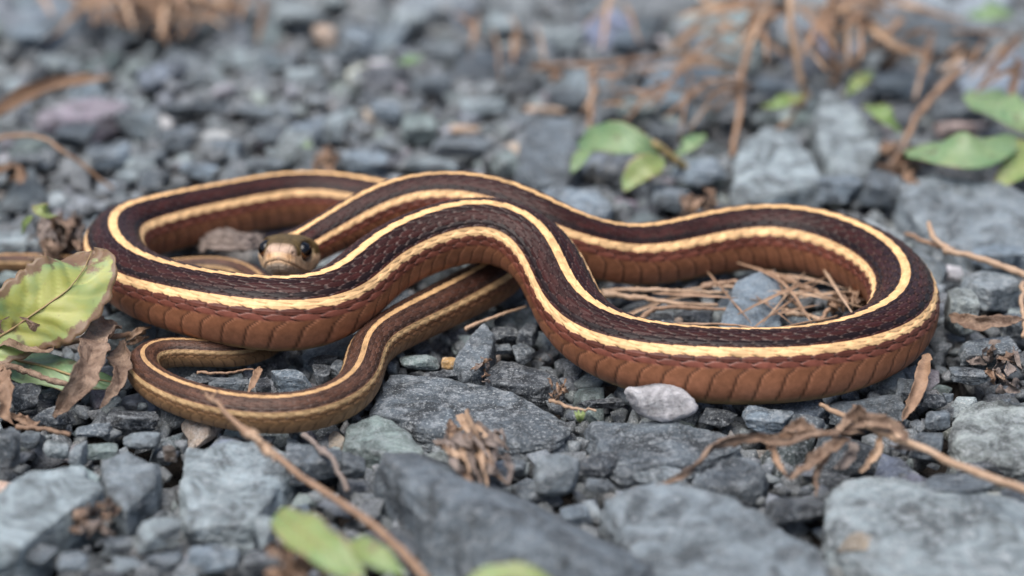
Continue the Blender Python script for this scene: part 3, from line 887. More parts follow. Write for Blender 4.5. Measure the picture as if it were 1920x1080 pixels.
# ---- single stones: x, y, width, height (picture px), tone, label[, share of height]
for a in [
    (1241, 757, 128, 82, "white", "small whitish stone against the snake's belly on the grey slab", .62),
    (787, 680, 76, 38, "green", "rounded greenish pebble beside the tail's bend", .55),
    (737, 677, 23, 32, "slate", "tiny upright pebble touching the tail's bend", .6),
    (846, 681, 38, 27, "orange", "small orange yellow pebble among the dark stones", .6),
    (832, 703, 84, 22, "dark", "flat dark chip below the orange pebble", .4),
    (947, 630, 60, 40, "dark", "black stone behind the upright angular stone", .5),
    (988, 632, 40, 56, "dark", "black upright stone against the arch's foot", .6),
    (982, 664, 46, 42, "slate", "small slate chunk above the pale rimmed wedge", .5),
    (940, 656, 40, 25, "slate", "little slate chip right of the upright angular stone", .5),
    (1127, 757, 86, 30, "dark", "rough dark stone under the belly left of the whitish stone", .5),
    (433, 720, 78, 38, "slate", "grey flat stone inside the tail loop", .5),
    (377, 718, 66, 30, "dark", "dark stone in the tail loop's left half", .5),
    (493, 722, 30, 38, "dark", "small dark stone between two grey ones in the tail loop", .5),
    (547, 714, 80, 48, "blue", "blue grey faceted stone inside the tail loop", .6),
    (601, 703, 40, 38, "dark", "dark pointed stone in the tail loop's right end", .5),
    (606, 677, 60, 30, "dark", "dark stone under the belly above the tail loop", .5),
    (632, 692, 32, 40, "slate", "narrow slate stone against the tail's bend", .5),
    (327, 712, 27, 20, "slate", "tiny pebble at the tail loop's closed end", .5),
    (1495, 605, 54, 28, "grey", "pale chip right of the triangular stone inside the wide loop", .5),
    (1556, 592, 44, 26, "slate", "small stone in the wide loop's far end under straw", .5),
    (1303, 592, 72, 28, "dark", "dark flat stone left of the triangular stone", .4),
    (1233, 602, 76, 30, "dark", "dark stone in the wide loop's near corner", .4),
    (1272, 603, 20, 16, "peach", "tiny peach crumb in the wide loop's near corner", .6),
    (1437, 788, 98, 54, "blue", "blue grey wedge under the belly right of the whitish stone", .55),
    (1513, 798, 78, 46, "slate", "rounded slate stone above the dried weed's crown", .5),
    (1627, 766, 148, 66, "slate", "wide slate stone under the belly above the dried weed", .4),
    (1347, 779, 72, 42, "dark", "black stone between the whitish stone and the blue wedge", .5),
    (1752, 752, 48, 30, "dark", "small black stone at the tip of the hanging leaf strip", .5),
    (1757, 786, 50, 40, "slate", "dark round stone left of the granite like block", .6),
    (1737, 834, 64, 52, "slate", "slate cube against the granite like block's lower corner", .55),
    (1777, 746, 22, 20, "slate", "tiny stone at the granite like block's upper corner", .6),
    (1832, 880, 100, 34, "dark", "dark flat stone under the granite like block", .5),
    (1800, 914, 150, 60, "slate", "lens shaped dark stone lying on the largest pale rock", .5),
    (1490, 958, 130, 66, "dark", "dark lump with a pale edge beside the largest rock", .5),
    (1613, 1030, 86, 62, "tan", "tan pebble lodged between the bottom rocks", .6),
    (1220, 888, 140, 34, "grey", "thin flat grey stone under the broad slab", .4),
    (1045, 895, 92, 94, "grey", "rounded grey cobble with a flat face below the slab's end", .65),
    (970, 878, 36, 40, "slate", "small slate pebble between clump and rounded cobble", .6),
    (1123, 873, 80, 48, "dark", "black angular stone right of the rounded cobble", .55),
    (1123, 912, 54, 28, "slate", "flat chip under the black angular stone", .5),
    (988, 920, 50, 48, "slate", "slate stone left of the rounded cobble's foot", .5),
    (1080, 962, 58, 48, "blue", "blue grey stone between the ridged and speckled rocks", .5),
    (663, 872, 46, 58, "slate", "small blocky stone left of the ridged rock", .6),
    (590, 872, 112, 80, "slate", "dark smooth stone right of the squarish pale rock", .5),
    (299, 1003, 96, 62, "pale", "pale stone below the squarish pale rock", .5),
    (47, 750, 72, 68, "dark", "black smooth stone under the curled brown leaf", .55),
    (104, 785, 70, 38, "dark", "low black stone below the curled brown leaf", .5),
    (177, 808, 70, 32, "slate", "flat dark stone in front of the tail's bend", .5),
    (250, 785, 104, 52, "dark", "black stone under the tail's outer bend", .5),
    (15, 842, 52, 104, "slate", "tall slate stone at the edge above the flat sided rock", .55),
    (57, 822, 46, 42, "grey", "grey stone at the end of the short brown twig", .5),
    (107, 840, 50, 46, "pale", "pale stone below the short brown twig", .5),
    (147, 852, 32, 52, "grey", "narrow upright grey stone behind the flat sided rock", .6),
    (193, 845, 64, 38, "green", "greenish chip behind the notched rock", .5),
    (263, 828, 74, 40, "grey", "grey rounded stone between tail and notched rock", .5),
    (318, 850, 26, 42, "brown", "small brown stone wedged left of the squarish rock", .6),
    (77, 1042, 62, 46, "slate", "slate stone in the bottom corner below the flat sided rock", .5),
    (137, 1055, 62, 46, "slate", "dark stone second from the bottom corner", .5),
    (222, 1022, 54, 36, "slate", "dark stone right under the flat sided rock's end", .5),
    (238, 1058, 60, 40, "grey", "grey stone on the bottom edge below the pale stone", .5),
    (310, 1052, 70, 40, "slate", "blurred slate stone on the bottom edge under the pale stone", .5),
    (400, 1045, 112, 70, "blue", "blue grey stone on the bottom edge under the squarish rock", .5),
    (505, 990, 58, 68, "pale", "pale stone left of the bottom green leaf", .6),
    (495, 1055, 80, 52, "dark", "dark stone on the bottom edge left of the green leaf", .5),
    (20, 458, 72, 52, "pale", "pale bluish stone at the edge behind the sprout", .5),
    (10, 528, 50, 40, "green", "greenish stone under the tail tip at the edge", .5),
    (515, 424, 128, 36, "purple", "pale lilac stone inside the loop behind the head", .5),
    (385, 470, 60, 20, "dark", "dark chip inside the loop left of the head", .5),
    (1310, 326, 112, 66, "blue", "blue grey stone right of the green leaf cluster", .55),
    (1560, 350, 116, 70, "blue", "broad blue grey stone behind the wide loop's crest", .5),
    (1645, 352, 88, 74, "slate", "dark cubic stone above a deep gap behind the wide loop", .6),
    (1690, 160, 122, 72, "blue", "blurred blue grey stone beneath the dry stalks", .5),
    (1790, 205, 104, 70, "slate", "dark blurred stone left of the upper round leaf", .5),
    (1447, 165, 78, 40, "blue", "blurred stone behind the pale dry stalk", .5),
    (1750, 66, 224, 76, "slate", "wide blurred slate at the top right of the dry stalks", .5),
    (1803, 244, 104, 34, "pink", "pink stone above the long green leaf", .6),
    (1255, 372, 80, 56, "slate", "slate stone left of a brown scrap behind the wide loop", .5),
    (855, 277, 116, 54, "slate", "flat topped slate stone behind the arch's left shoulder", .5),
    (945, 308, 50, 58, "green", "greenish stone in the gap left of the blocky slate", .5),
    (812, 309, 100, 30, "pale", "bright pale stone just above the snake's far coil", .5),
    (684, 302, 96, 54, "blue", "blue grey stone above the crossing of the far coils", .5),
    (727, 208, 64, 56, "blue", "rounded blue grey stone in the middle of the blurred gravel", .5),
    (787, 242, 70, 68, "green", "greenish stone left of the peach chip", .5),
    (807, 158, 86, 48, "slate", "slate stone below the bright white pebble", .5),
    (907, 198, 96, 36, "pale", "pale flat stone above the peach chip", .5),
    (870, 244, 66, 22, "peach", "peach coloured chip behind the arch", .5),
    (1053, 68, 104, 58, "pale", "large pale blurred stone near the top centre", .5),
    (943, 42, 56, 46, "pale", "pale round blurred stone left of the large pale one", .5),
    (770, 38, 66, 48, "pale", "pale blurred stone at the top above the white pebble", .5),
    (717, 123, 54, 28, "white", "bright white pebble beside a green leaf scrap", .5),
    (822, 97, 96, 40, "grey", "grey blurred stone right of the green leaf scrap", .5),
    (668, 85, 70, 80, "blue", "tall blue grey blurred stone right of the peach pebble", .6),
    (983, 163, 52, 40, "dark", "dark blurred stone left of the fallen brown stalk", .5),
    (1060, 182, 72, 40, "slate", "slate stone under the fallen brown stalk", .5),
    (1173, 86, 62, 58, "blue", "blurred bluish stone above the fallen brown stalk", .5),
    (1033, 230, 52, 22, "pale", "pale chip on top of the blocky slate", .5),
    (1020, 205, 84, 20, "peach", "long beige chip above the blocky slate", .4),
    (1195, 210, 90, 50, "green", "grey green stone behind the leaf cluster", .5),
    (110, 118, 92, 38, "pale", "bright pale stone behind the split stem's tip", .5),
    (267, 128, 58, 42, "green", "greenish blurred stone right of the split stem", .5),
    (367, 145, 62, 36, "grey", "grey blurred stone below the dry clump", .5),
    (450, 108, 116, 46, "pale", "pale wide blurred stone right of the dry clump's foot", .5),
    (611, 70, 46, 54, "peach", "peach orange blurred pebble near the top", .6),
    (560, 28, 120, 54, "pale", "pale blurred stone at the top edge right of the dry clump", .5),
    (567, 142, 66, 40, "pale", "pale blurred stone below the peach pebble", .5),
    (367, 202, 150, 36, "slate", "long dark blurred stone left of centre", .5),
    (493, 212, 118, 28, "grey", "long grey blurred stone ending near the pale block", .5),
    (628, 240, 48, 54, "pale", "pale blurred block above the far coil", .6),
    (423, 276, 62, 48, "blue", "bluish lozenge shaped stone above the left loop", .5),
    (203, 291, 88, 56, "blue", "bluish round stone right of the thin bent stem", .5),
    (143, 254, 70, 48, "slate", "slate stone above the thin bent stem", .5),
    (240, 330, 46, 28, "pale", "pale chip at the left loop's outer shoulder", .5),
    (292, 336, 60, 36, "slate", "slate stone touching the left loop's crest", .5),
    (374, 318, 80, 32, "blue", "blue grey stone just above the left loop's crest", .5),
    (500, 310, 86, 28, "grey", "grey flat stone above the middle of the far coil", .5),
    (24, 160, 36, 30, "pale", "pale pebble above the split stem's base", .5),
    (45, 302, 76, 34, "slate", "slate stone under the thin bent stem's root", .5),
    (237, 70, 52, 28, "pale", "pale chip under the dry clump", .5),
    (60, 60, 110, 50, "blue", "blurred blue grey stone near the top corner left of the dry clump", .5),
    (520, 250, 90, 44, "slate", "dark stone above the far coil left of the rusty scrap", .5),
    (330, 262, 74, 50, "slate", "slate stone left of the bluish lozenge", .5),
    (1250, 250, 80, 44, "grey", "grey stone above the small green leaf", .5),
    (1850, 545, 110, 90, "grey", "grey stone under the crumpled leaf strip at the edge", .5),
    (1800, 590, 70, 110, "speck", "pale sloping stone beside the wide loop's outer bend", .6),
    (1850, 660, 110, 70, "slate", "dark stone under the dark curled scraps", .5),
    (1710, 735, 60, 60, "slate", "slate stone under the snake's outer bend", .5),
    (1820, 705, 80, 40, "slate", "flat slate stone above the granite like block", .5),
    (1900, 610, 60, 60, "slate", "slate stone at the edge below the crumpled strip", .5),
    (1870, 480, 100, 60, "blue", "bluish stone under the forked dry stem", .5),
]:
    cx, cy, w_, h_, tone, label, q_ = a
    small = w_ < 34
    label_round = "whitish stone against" in label
    round_ = any(k in label for k in ("round", "pebble", "lens", "cobble"))
    stone(cx, cy, w_, h_, tone, label, q=q_, sharp=(5 if label_round else 7 if round_ else None), lift=(1.6 if "lying on" in label else 2.0 if "whitish stone against" in label else 0),
          free=("whitish stone against" in label), name=("pebble" if small or "pebble" in label else "stone"))
N_HAND = HERO_N[0]

# ---- loose gravel: large pieces first, then ever smaller ones in the gaps
STN = np.array(STONES)
px_, py_, pr_ = list(STN[:, 0]), list(STN[:, 1]), list(STN[:, 2])
placed = []            # x, y, r
def pack(n_try, r0, r1, x0, x1, y0, y1, tight):
    global PX, PY, PR
    xs = RNG.uniform(x0, x1, n_try); ys = RNG.uniform(y0, y1, n_try); rs_ = RNG.uniform(r0, r1, n_try)
    rs_ = np.sort(rs_)[::-1]
    for x, y, r in zip(xs, ys, rs_):
        k = CNT[0]
        d2 = (PX[:k] - x) ** 2 + (PY[:k] - y) ** 2
        lim = (PR[:k] + r) * tight
        if (d2 > lim * lim).all():
            PX[k], PY[k], PR[k] = x, y, r; CNT[0] += 1
            placed.append((x, y, r))
CAP = 40000
PX = np.zeros(CAP); PY = np.zeros(CAP); PR = np.zeros(CAP); CNT = [len(px_)]
PX[:len(px_)] = px_; PY[:len(px_)] = py_; PR[:len(px_)] = pr_
pack(900, .0080, .0130, -.30, .30, .045, .48, 0.78)
pack(1600, .0055, .0085, -.30, .30, .035, .48, 0.78)
pack(1500, .0040, .0065, -.30, .30, -.19, .48, 0.80)
pack(5000, .0026, .0045, -.27, .27, -.17, .40, 0.80)
pack(12000, .0015, .0027, -.20, .20, -.15, .26, 0.76)
pack(15000, .0009, .0016, -.15, .15, -.12, .12, 0.72)
n_top = len(placed)
def hull_stone(seed, bevel):
    """angular crushed chip: hull of a few random points, its edges broken by a narrow chamfer"""
    rng = np.random.default_rng(seed)
    n_ = int(rng.integers(10, 17))
    p = rng.uniform(-1, 1, (n_, 3))
    p /= np.maximum(np.abs(p).max(1), 0.35)[:, None]
    p *= rng.uniform(0.82, 1.0, n_)[:, None]
    bm = bmesh.new()
    for q_ in p:
        bm.verts.new(q_)
    r_ = bmesh.ops.convex_hull(bm, input=bm.verts)
    bmesh.ops.delete(bm, geom=list(set(g_ for g_ in r_["geom_interior"] + r_["geom_unused"] if isinstance(g_, bmesh.types.BMVert))), context='VERTS')
    bmesh.ops.dissolve_limit(bm, angle_limit=math.radians(14), verts=bm.verts, edges=bm.edges)
    if bevel:
        bmesh.ops.bevel(bm, geom=list(bm.edges), offset=rng.uniform(.03, .07), segments=bevel, profile=0.6, affect='EDGES', clamp_overlap=True)
    bmesh.ops.triangulate(bm, faces=bm.faces)
    if bevel == 2:
        bmesh.ops.subdivide_edges(bm, edges=bm.edges, cuts=1, use_grid_fill=True)
        bmesh.ops.triangulate(bm, faces=bm.faces)
    bm.verts.ensure_lookup_table(); bm.verts.index_update()
    v = np.array([x.co[:] for x in bm.verts]); f = np.array([[l.index for l in q_.verts] for q_ in bm.faces]); bm.free()
    if bevel == 2:
        v = v * (1 + 0.05 * fbm(v * 2.5 + seed, 3, seed))[:, None]
    lo, hi = v.min(0), v.max(0)
    return (v - (lo + hi) / 2) / ((hi - lo) / 2), f
LIB = {lv: [hull_stone(70 + k, bv) for k in range(40)] for lv, bv in ((2, 0), (3, 1), (4, 2))}
def tone_pick(rng):
    r = rng.random()
    for lim, t in ((.22, "dark"), (.46, "slate"), (.66, "grey"), (.80, "blue"), (.885, "pale"), (.945, "green"), (.96, "purple"), (.975, "brown"), (.987, "peach"), (1.0, "white")):
        if r < lim:
            return np.array(TONES[t]) * rng.uniform(.65, 1.4) * (1 + rng.normal(0, .045, 3)), t
rng2 = np.random.default_rng(5)
items = []
for k, (x, y, r) in enumerate(placed):
    col_, tn = tone_pick(rng2)
    if r > .0045 and tn in ("white", "peach", "purple", "brown"):
        tn = "grey"; col_ = np.array(TONES[tn])
    if r < .0028 and tn in ("slate", "grey", "blue", "dark"):
        col_ = col_ * 0.72                    # fines darker than the big pieces, colouring in shade between them
    sc = r * np.array([rng2.uniform(.95, 1.35), rng2.uniform(.75, 1.1), rng2.uniform(.45, .85)])
    a, b, c = rng2.uniform(0, 6.283), rng2.normal(0, .28), rng2.normal(0, .28)
    Rm = np.array(Matrix.Rotation(a, 3, 'Z') @ Matrix.Rotation(b, 3, 'X') @ Matrix.Rotation(c, 3, 'Y'))
    top = rng2.normal(0.0, 0.0011) + (0.0014 if r > .004 else -0.0008 if r > .0015 else -0.0016)
    if y > 0.06:
        top += 0.0012
    lim = snake_clear((x, y), r * 1.2)
    top = min(top, lim)
    items.append([x, y, r, sc, Rm, top, col_, tn])
# which of them show largest in the picture: these become things of their own
def hidden(x, y, z, r):
    cx, cy = project((x, y, z))
    if not (-10 < cx < 1930 and -10 < cy < 1090):
        return True
    P = SNAKE_C; q_ = P - CAM; dp = q_[:, 1] * CE - q_[:, 2] * SE
    sx = 960 + q_[:, 0] / dp * FPX; sy = 540 - (q_[:, 1] * SE + q_[:, 2] * CE) / dp * FPX; sr = SNAKE_R / dp * FPX
    return bool((np.hypot(sx - cx, sy - cy) < sr * 0.9).any())
order = sorted(range(n_top), key=lambda k: -items[k][2] / depth((items[k][0], items[k][1], 0)))
single = []
for k in order:
    it = items[k]
    if len(single) >= 150:
        break
    if not hidden(it[0], it[1], it[5], it[2]):
        single.append(k)
single_set = set(single)
MARKS = [  # picture place, phrase
    ((90, 560), "the big ageing leaf"), ((110, 450), "the dry curled clump by the sprout"), ((100, 170), "the split dry stem"), ((110, 280), "the thin bent stem"),
    ((290, 40), "the rusty clump at the top"), ((610, 70), "the peach blurred pebble"), ((717, 123), "the bright white pebble"), ((400, 335), "the left loop's crest"),
    ((640, 325), "the far coil's middle"), ((870, 244), "the peach chip"), ((1040, 280), "the blocky dark slate"), ((880, 322), "the arch's crest"),
    ((1130, 130), "the fallen brown stalk"), ((1180, 290), "the green leaf cluster"), ((1440, 300), "the broad pale rock"), ((1590, 240), "the pale angular block"),
    ((1450, 90), "the tall dry stalks"), ((1820, 280), "the long green leaf"), ((1870, 190), "the upper round leaf"), ((1740, 470), "the forked dry stem"),
    ((1860, 600), "the crumpled leaf strip"), ((1850, 800), "the granite like block"), ((1500, 850), "the dried weed's crown"), ((1240, 757), "the whitish stone"),
    ((880, 765), "the wide flat slab"), ((880, 850), "the shaggy dry clump"), ((1045, 895), "the rounded cobble"), ((600, 1000), "the bottom green leaf"),
    ((440, 900), "the squarish pale rock"), ((100, 940), "the big flat sided rock"), ((170, 690), "the curled brown leaf"), ((460, 720), "the tail loop's stones"),
    ((1400, 580), "the triangular stone"), ((890, 655), "the upright angular stone"), ((1720, 980), "the largest pale rock"), ((1340, 990), "the large speckled rock"),
    ((950, 980), "the long ridged rock"), ((640, 900), "the bare foreground twig"), ((60, 40), "the top corner"), ((1750, 66), "the wide blurred slate"), ((430, 457), "the bark piece in the loop")]
TWORD = dict(dark="black", slate="dark slate", grey="mid grey", blue="bluish grey", pale="pale grey", green="greenish grey", purple="lilac grey", brown="brown", peach="peach", white="whitish")
used_labels = {}
def auto_label(x, y, z, r, tn, sc):
    cx, cy = project((x, y, z))
    (mx_, my_), ph_ = min(MARKS, key=lambda m_: math.hypot(m_[0][0] - cx, (m_[0][1] - cy) * 1.3))
    dx, dy = cx - mx_, cy - my_
    rel = ("above" if dy < 0 else "below") if abs(dy) * 1.3 > abs(dx) else ("left of" if dx < 0 else "right of")
    dist = math.hypot(dx, dy)
    rel = ("just " if dist < 60 else "" if dist < 130 else "well ") + rel
    shp = "flat" if sc[2] < r * .55 else "chunky" if sc[2] > r * .75 else "long" if sc[0] > 1.45 * sc[1] else "angular"
    lab = f"{shp} {TWORD[tn]} gravel stone {rel} {ph_}"
    return lab
grav_v, grav_f, grav_c = [], [], []
off = 0
seen_lab = {}
for k, it in enumerate(items):
    x, y, r, sc, Rm, top, col_, tn = it
    cx, cy = project((x, y, top))
    inview = -60 < cx < 1980 and -60 < cy < 1140
    lv = 4 if k in single_set else 3 if (inview and r > .0016) else 2
    v0, F0 = LIB[lv][(k * 7) % 40]
    v1 = (v0 * sc) @ Rm.T
    zmax = v1[:, 2].max()
    loc = np.array([x, y, top - zmax])
    if k in single_set:
        base = v1[:, 2].min()
        lab = auto_label(x, y, top, r, tn, sc)
        for extra in ("", "tilted ", "small ", "larger ", "rough ", "weathered "):
            cand = lab.replace(" gravel", f" {extra}gravel") if extra else lab
            if cand not in seen_lab:
                break
        seen_lab[cand] = 1
        me = new_mesh("gravel_stone", v1 - np.array([0, 0, base]), F0, False)
        o = obj("gravel_stone", me, MAT_STONE, label=cand, cat="stone", group="loose gravel stones", loc=tuple(loc + np.array([0, 0, base])))
        o.color = (*np.clip(col_, 0, 1), 1)
    else:
        grav_v.append(v1 + loc); grav_f.append(F0 + off); grav_c.append(np.tile(col_, (len(v1), 1))); off += len(v1)
# the bed below: dark small grit, its tone lowered to paint shade into the gaps
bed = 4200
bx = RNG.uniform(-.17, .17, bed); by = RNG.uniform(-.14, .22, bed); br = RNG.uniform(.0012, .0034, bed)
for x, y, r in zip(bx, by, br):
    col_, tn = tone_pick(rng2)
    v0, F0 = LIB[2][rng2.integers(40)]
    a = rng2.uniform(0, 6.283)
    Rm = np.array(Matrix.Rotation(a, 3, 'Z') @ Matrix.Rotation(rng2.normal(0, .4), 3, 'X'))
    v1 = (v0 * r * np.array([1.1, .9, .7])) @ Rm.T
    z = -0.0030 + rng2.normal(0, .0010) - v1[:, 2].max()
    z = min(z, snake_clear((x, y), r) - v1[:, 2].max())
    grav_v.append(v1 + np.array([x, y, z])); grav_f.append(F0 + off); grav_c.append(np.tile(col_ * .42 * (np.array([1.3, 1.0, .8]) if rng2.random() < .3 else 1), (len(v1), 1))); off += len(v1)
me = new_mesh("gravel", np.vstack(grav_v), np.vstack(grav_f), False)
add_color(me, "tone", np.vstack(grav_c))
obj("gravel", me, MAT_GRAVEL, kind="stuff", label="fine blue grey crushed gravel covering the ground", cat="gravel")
print("HAND", N_HAND, "placed", n_top, "gravel verts", off)

# ------------------------------------------------------------------ plants and litter
PR_ = np.random.default_rng(21)

def P3(pts):
    return np.array([at(*p) for p in pts])

def tube(pts, r0, r1, nsides=8, rough_=0.12, seed=0, nodes=()):
    """tapered stem through world points; radii in metres; nodes = share of length where it swells"""
    L_ = catmull(np.hstack([pts, np.zeros((len(pts), 1))]), np.linalg.norm(np.diff(pts, axis=0), axis=1).sum() / 60)[:, :3]
    m_ = len(L_)
    t_ = np.gradient(L_, axis=0); t_ /= np.linalg.norm(t_, axis=1)[:, None]
    up_ = np.array([0.13, -0.2, 1.0]); sd = np.cross(t_, up_); sd /= np.linalg.norm(sd, axis=1)[:, None]
    uu = np.cross(sd, t_)
    s_ = np.linspace(0, 1, m_)
    rr = r0 + (r1 - r0) * s_
    for nd in nodes:
        rr = rr * (1 + 0.9 * np.exp(-((s_ - nd) / 0.02) ** 2))
    ang = np.linspace(0, 2 * math.pi, nsides, endpoint=False)
    nz_ = fbm(np.stack([np.repeat(s_ * 25, nsides), np.tile(np.cos(ang) * 1.5, m_), np.tile(np.sin(ang) * 1.5, m_)], 1), 3, seed + 3).reshape(m_, nsides)
    rad_ = rr[:, None] * (1 + rough_ * 2 * nz_)
    wob = fbm(np.stack([s_ * 9, s_ * 0 + seed, s_ * 0], 1), 2, seed)[:, None] * r0 * 0.6
    V_ = (L_ + sd * wob)[:, None, :] + sd[:, None, :] * (rad_ * np.cos(ang))[..., None] + uu[:, None, :] * (rad_ * np.sin(ang))[..., None]
    vs = V_.reshape(-1, 3)
    i_, j_ = np.meshgrid(np.arange(m_ - 1), np.arange(nsides), indexing='ij')
    f_ = np.stack([i_ * nsides + j_, i_ * nsides + (j_ + 1) % nsides, (i_ + 1) * nsides + (j_ + 1) % nsides, (i_ + 1) * nsides + j_], -1).reshape(-1, 4)
    e0, e1_ = len(vs), len(vs) + 1
    vs = np.vstack([vs, L_[0], L_[-1]])
    jn = np.arange(nsides)
    c0 = np.stack([(jn + 1) % nsides, jn, np.full(nsides, e0), np.full(nsides, e0)], 1)
    f_ = [list(x) for x in f_] + [[(j + 1) % nsides, j, e0] for j in range(nsides)] + \
         [[(m_ - 1) * nsides + j, (m_ - 1) * nsides + (j + 1) % nsides, e1_] for j in range(nsides)]
    return vs, f_

def poly_mesh(name, vs, fs, origin):
    me = bpy.data.meshes.new(name)
    me.from_pydata([tuple(v) for v in (vs - origin)], [], [tuple(int(k) for k in f) for f in fs])
    me.polygons.foreach_set("use_smooth", np.ones(len(me.polygons), bool))
    me.update()
    return me

def blade(pts, hw, normal, fold=0.15, wave=0.10, crumple=0.0, twist=0.0, curl=0.0, base=0.15, tip=0.0, seed=0, n_a=36, n_c=11, teeth=0.0, power=0.75, thick=0.00012, veins=True, skew=0.45):
    """leaf blade round a midrib; hw = half width in metres; returns verts, faces, attributes and the midrib line"""
    pts = np.asarray(pts)
    L_ = catmull(np.hstack([pts, np.zeros((len(pts), 1))]), np.linalg.norm(np.diff(pts, axis=0), axis=1).sum() / 80)[:, :3]
    L_ = resample(L_, np.linspace(0, arclen(L_)[-1], n_a))
    t_ = np.gradient(L_, axis=0); t_ /= np.linalg.norm(t_, axis=1)[:, None]
    nn = np.array(normal, float); nn = nn / np.linalg.norm(nn)
    sd = np.cross(t_, nn); sd /= np.linalg.norm(sd, axis=1)[:, None]
    up_ = np.cross(sd, t_)
    s_ = np.linspace(0, 1, n_a)
    if twist:
        tw = twist * (s_ - 0.3) + 0.5 * twist * fbm(np.stack([s_ * 3, s_ * 0 + seed, s_ * 0], 1), 2, seed)
        sd, up_ = sd * np.cos(tw)[:, None] + up_ * np.sin(tw)[:, None], up_ * np.cos(tw)[:, None] - sd * np.sin(tw)[:, None]
    prof = np.sin(math.pi * np.clip(s_, 0, 1) ** (math.log(0.5) / math.log(skew))) ** power
    prof = np.maximum(prof, base * (1 - s_)); prof = np.maximum(prof, tip * s_); prof[-1] = min(prof[-1], 0.06 + tip)
    c_ = np.linspace(-1, 1, n_c)
    S_, C_ = np.meshgrid(s_, c_, indexing='ij')
    edge_n = 1 + teeth * np.abs(np.sin(S_ * 40 + seed)) * np.abs(C_) + 0.10 * vnoise(np.stack([S_.ravel() * 7, np.sign(C_.ravel()) * 3 + 5, S_.ravel() * 0 + seed], 1), seed).reshape(S_.shape)
    W_ = hw * prof[:, None] * edge_n
    lat = W_ * C_
    hgt = fold * np.abs(lat) + curl * lat ** 2 / max(hw, 1e-6)
    hgt = hgt + wave * hw * np.abs(C_) * np.sin(S_ * 17 + np.sign(C_) * 1.3 + seed)
    if veins:
        hgt = hgt - 0.035 * hw * np.abs(np.sin((S_ * 9 - np.abs(C_) * 1.6) * math.pi)) ** 4
    V_ = L_[:, None] + sd[:, None] * lat[..., None] + up_[:, None] * hgt[..., None]
    if crumple:
        q_ = V_.reshape(-1, 3) / (hw * 1.3) + seed * 1.7
        d_ = np.stack([fbm(q_ + k * 11.1, 3, seed + k) for k in range(3)], 1).reshape(V_.shape)
        V_ = V_ + d_ * crumple * hw
    top_, bot_ = V_ + up_[:, None] * thick / 2, V_ - up_[:, None] * thick / 2
    vs = np.vstack([top_.reshape(-1, 3), bot_.reshape(-1, 3)])
    i_, j_ = np.meshgrid(np.arange(n_a - 1), np.arange(n_c - 1), indexing='ij')
    a_ = i_ * n_c + j_
    f1 = np.stack([a_, a_ + 1, a_ + n_c + 1, a_ + n_c], -1).reshape(-1, 4)
    o_ = n_a * n_c
    f2 = f1[:, ::-1] + o_
    rimv = [i * n_c for i in range(n_a)] + [(n_a - 1) * n_c + j for j in range(1, n_c)] + [i * n_c + n_c - 1 for i in range(n_a - 2, -1, -1)] + list(range(n_c - 2, 0, -1))
    rimv = np.array(rimv); nx = np.roll(rimv, -1)
    f3 = np.stack([rimv, nx, nx + o_, rimv + o_], 1)
    fs = np.vstack([f1, f2, f3])
    vein = np.exp(-((((S_ * 9 - np.abs(C_) * 1.6) % 1.0) - 0.5) / 0.10) ** 2) * (1 - np.abs(C_)) * 1.2 if veins else S_ * 0
    attrs = dict(edge=np.tile(np.abs(C_).ravel() ** 3, 2), tip=np.tile((S_.ravel()) ** 4, 2), vein=np.tile(np.clip(vein, 0, 1).ravel(), 2))
    mid_ = L_ + up_ * thick
    return vs, fs, attrs, mid_

def blade_obj(name, pts, hw_px, mat, parent=None, normal=(0, -0.35, 1), label=None, cat=None, group=None, midrib=None, **kw):
    W3 = P3(pts); hw = hw_px * pxsize(W3[len(W3) // 2])
    vs, fs, at_, mid_ = blade(W3, hw, normal, **kw)
    org = np.array([0, 0, 0.0]) if parent is not None else W3[0]
    if parent is not None:
        org = np.array(parent.location)
    me = new_mesh(name, vs - org, fs)
    for k, v_ in at_.items():
        add_float(me, k, v_)
    o = obj(name, me, mat, parent=parent, label=label, cat=cat, group=group, loc=None if parent is not None else tuple(org))
    if midrib:
        vs, fs = tube(mid_[:: 4], midrib * hw, midrib * hw * 0.35, 6, 0.05)
        po = W3[0] if parent is None else np.array(parent.location)
        par = o
        mm = poly_mesh("midrib", vs, fs, po)
        obj("midrib", mm, MAT_VEIN, parent=par)
    return o

def stem_obj(name, pts, r0_px, r1_px, mat, parent=None, label=None, cat=None, group=None, nodes=(), rough_=0.12, seed=0, nsides=8):
    W3 = P3(pts); s_ = pxsize(W3[0])
    vs, fs = tube(W3, r0_px * s_, r1_px * s_, nsides, rough_, seed or int(abs(pts[0][0]) * 7 + abs(pts[0][1])) % 977, nodes)
    org = W3[0] if parent is None else np.array(parent.location)
    me = poly_mesh(name, vs, fs, org)
    return obj(name, me, mat, parent=parent, label=label, cat=cat, group=group, loc=tuple(org) if parent is None else None)

def thing(name, px, py, z, label, cat, group=None):
    return obj(name, None, None, label=label, cat=cat, group=group, loc=tuple(at(px, py, z)))

FACE = (0.0, -0.75, 0.65)

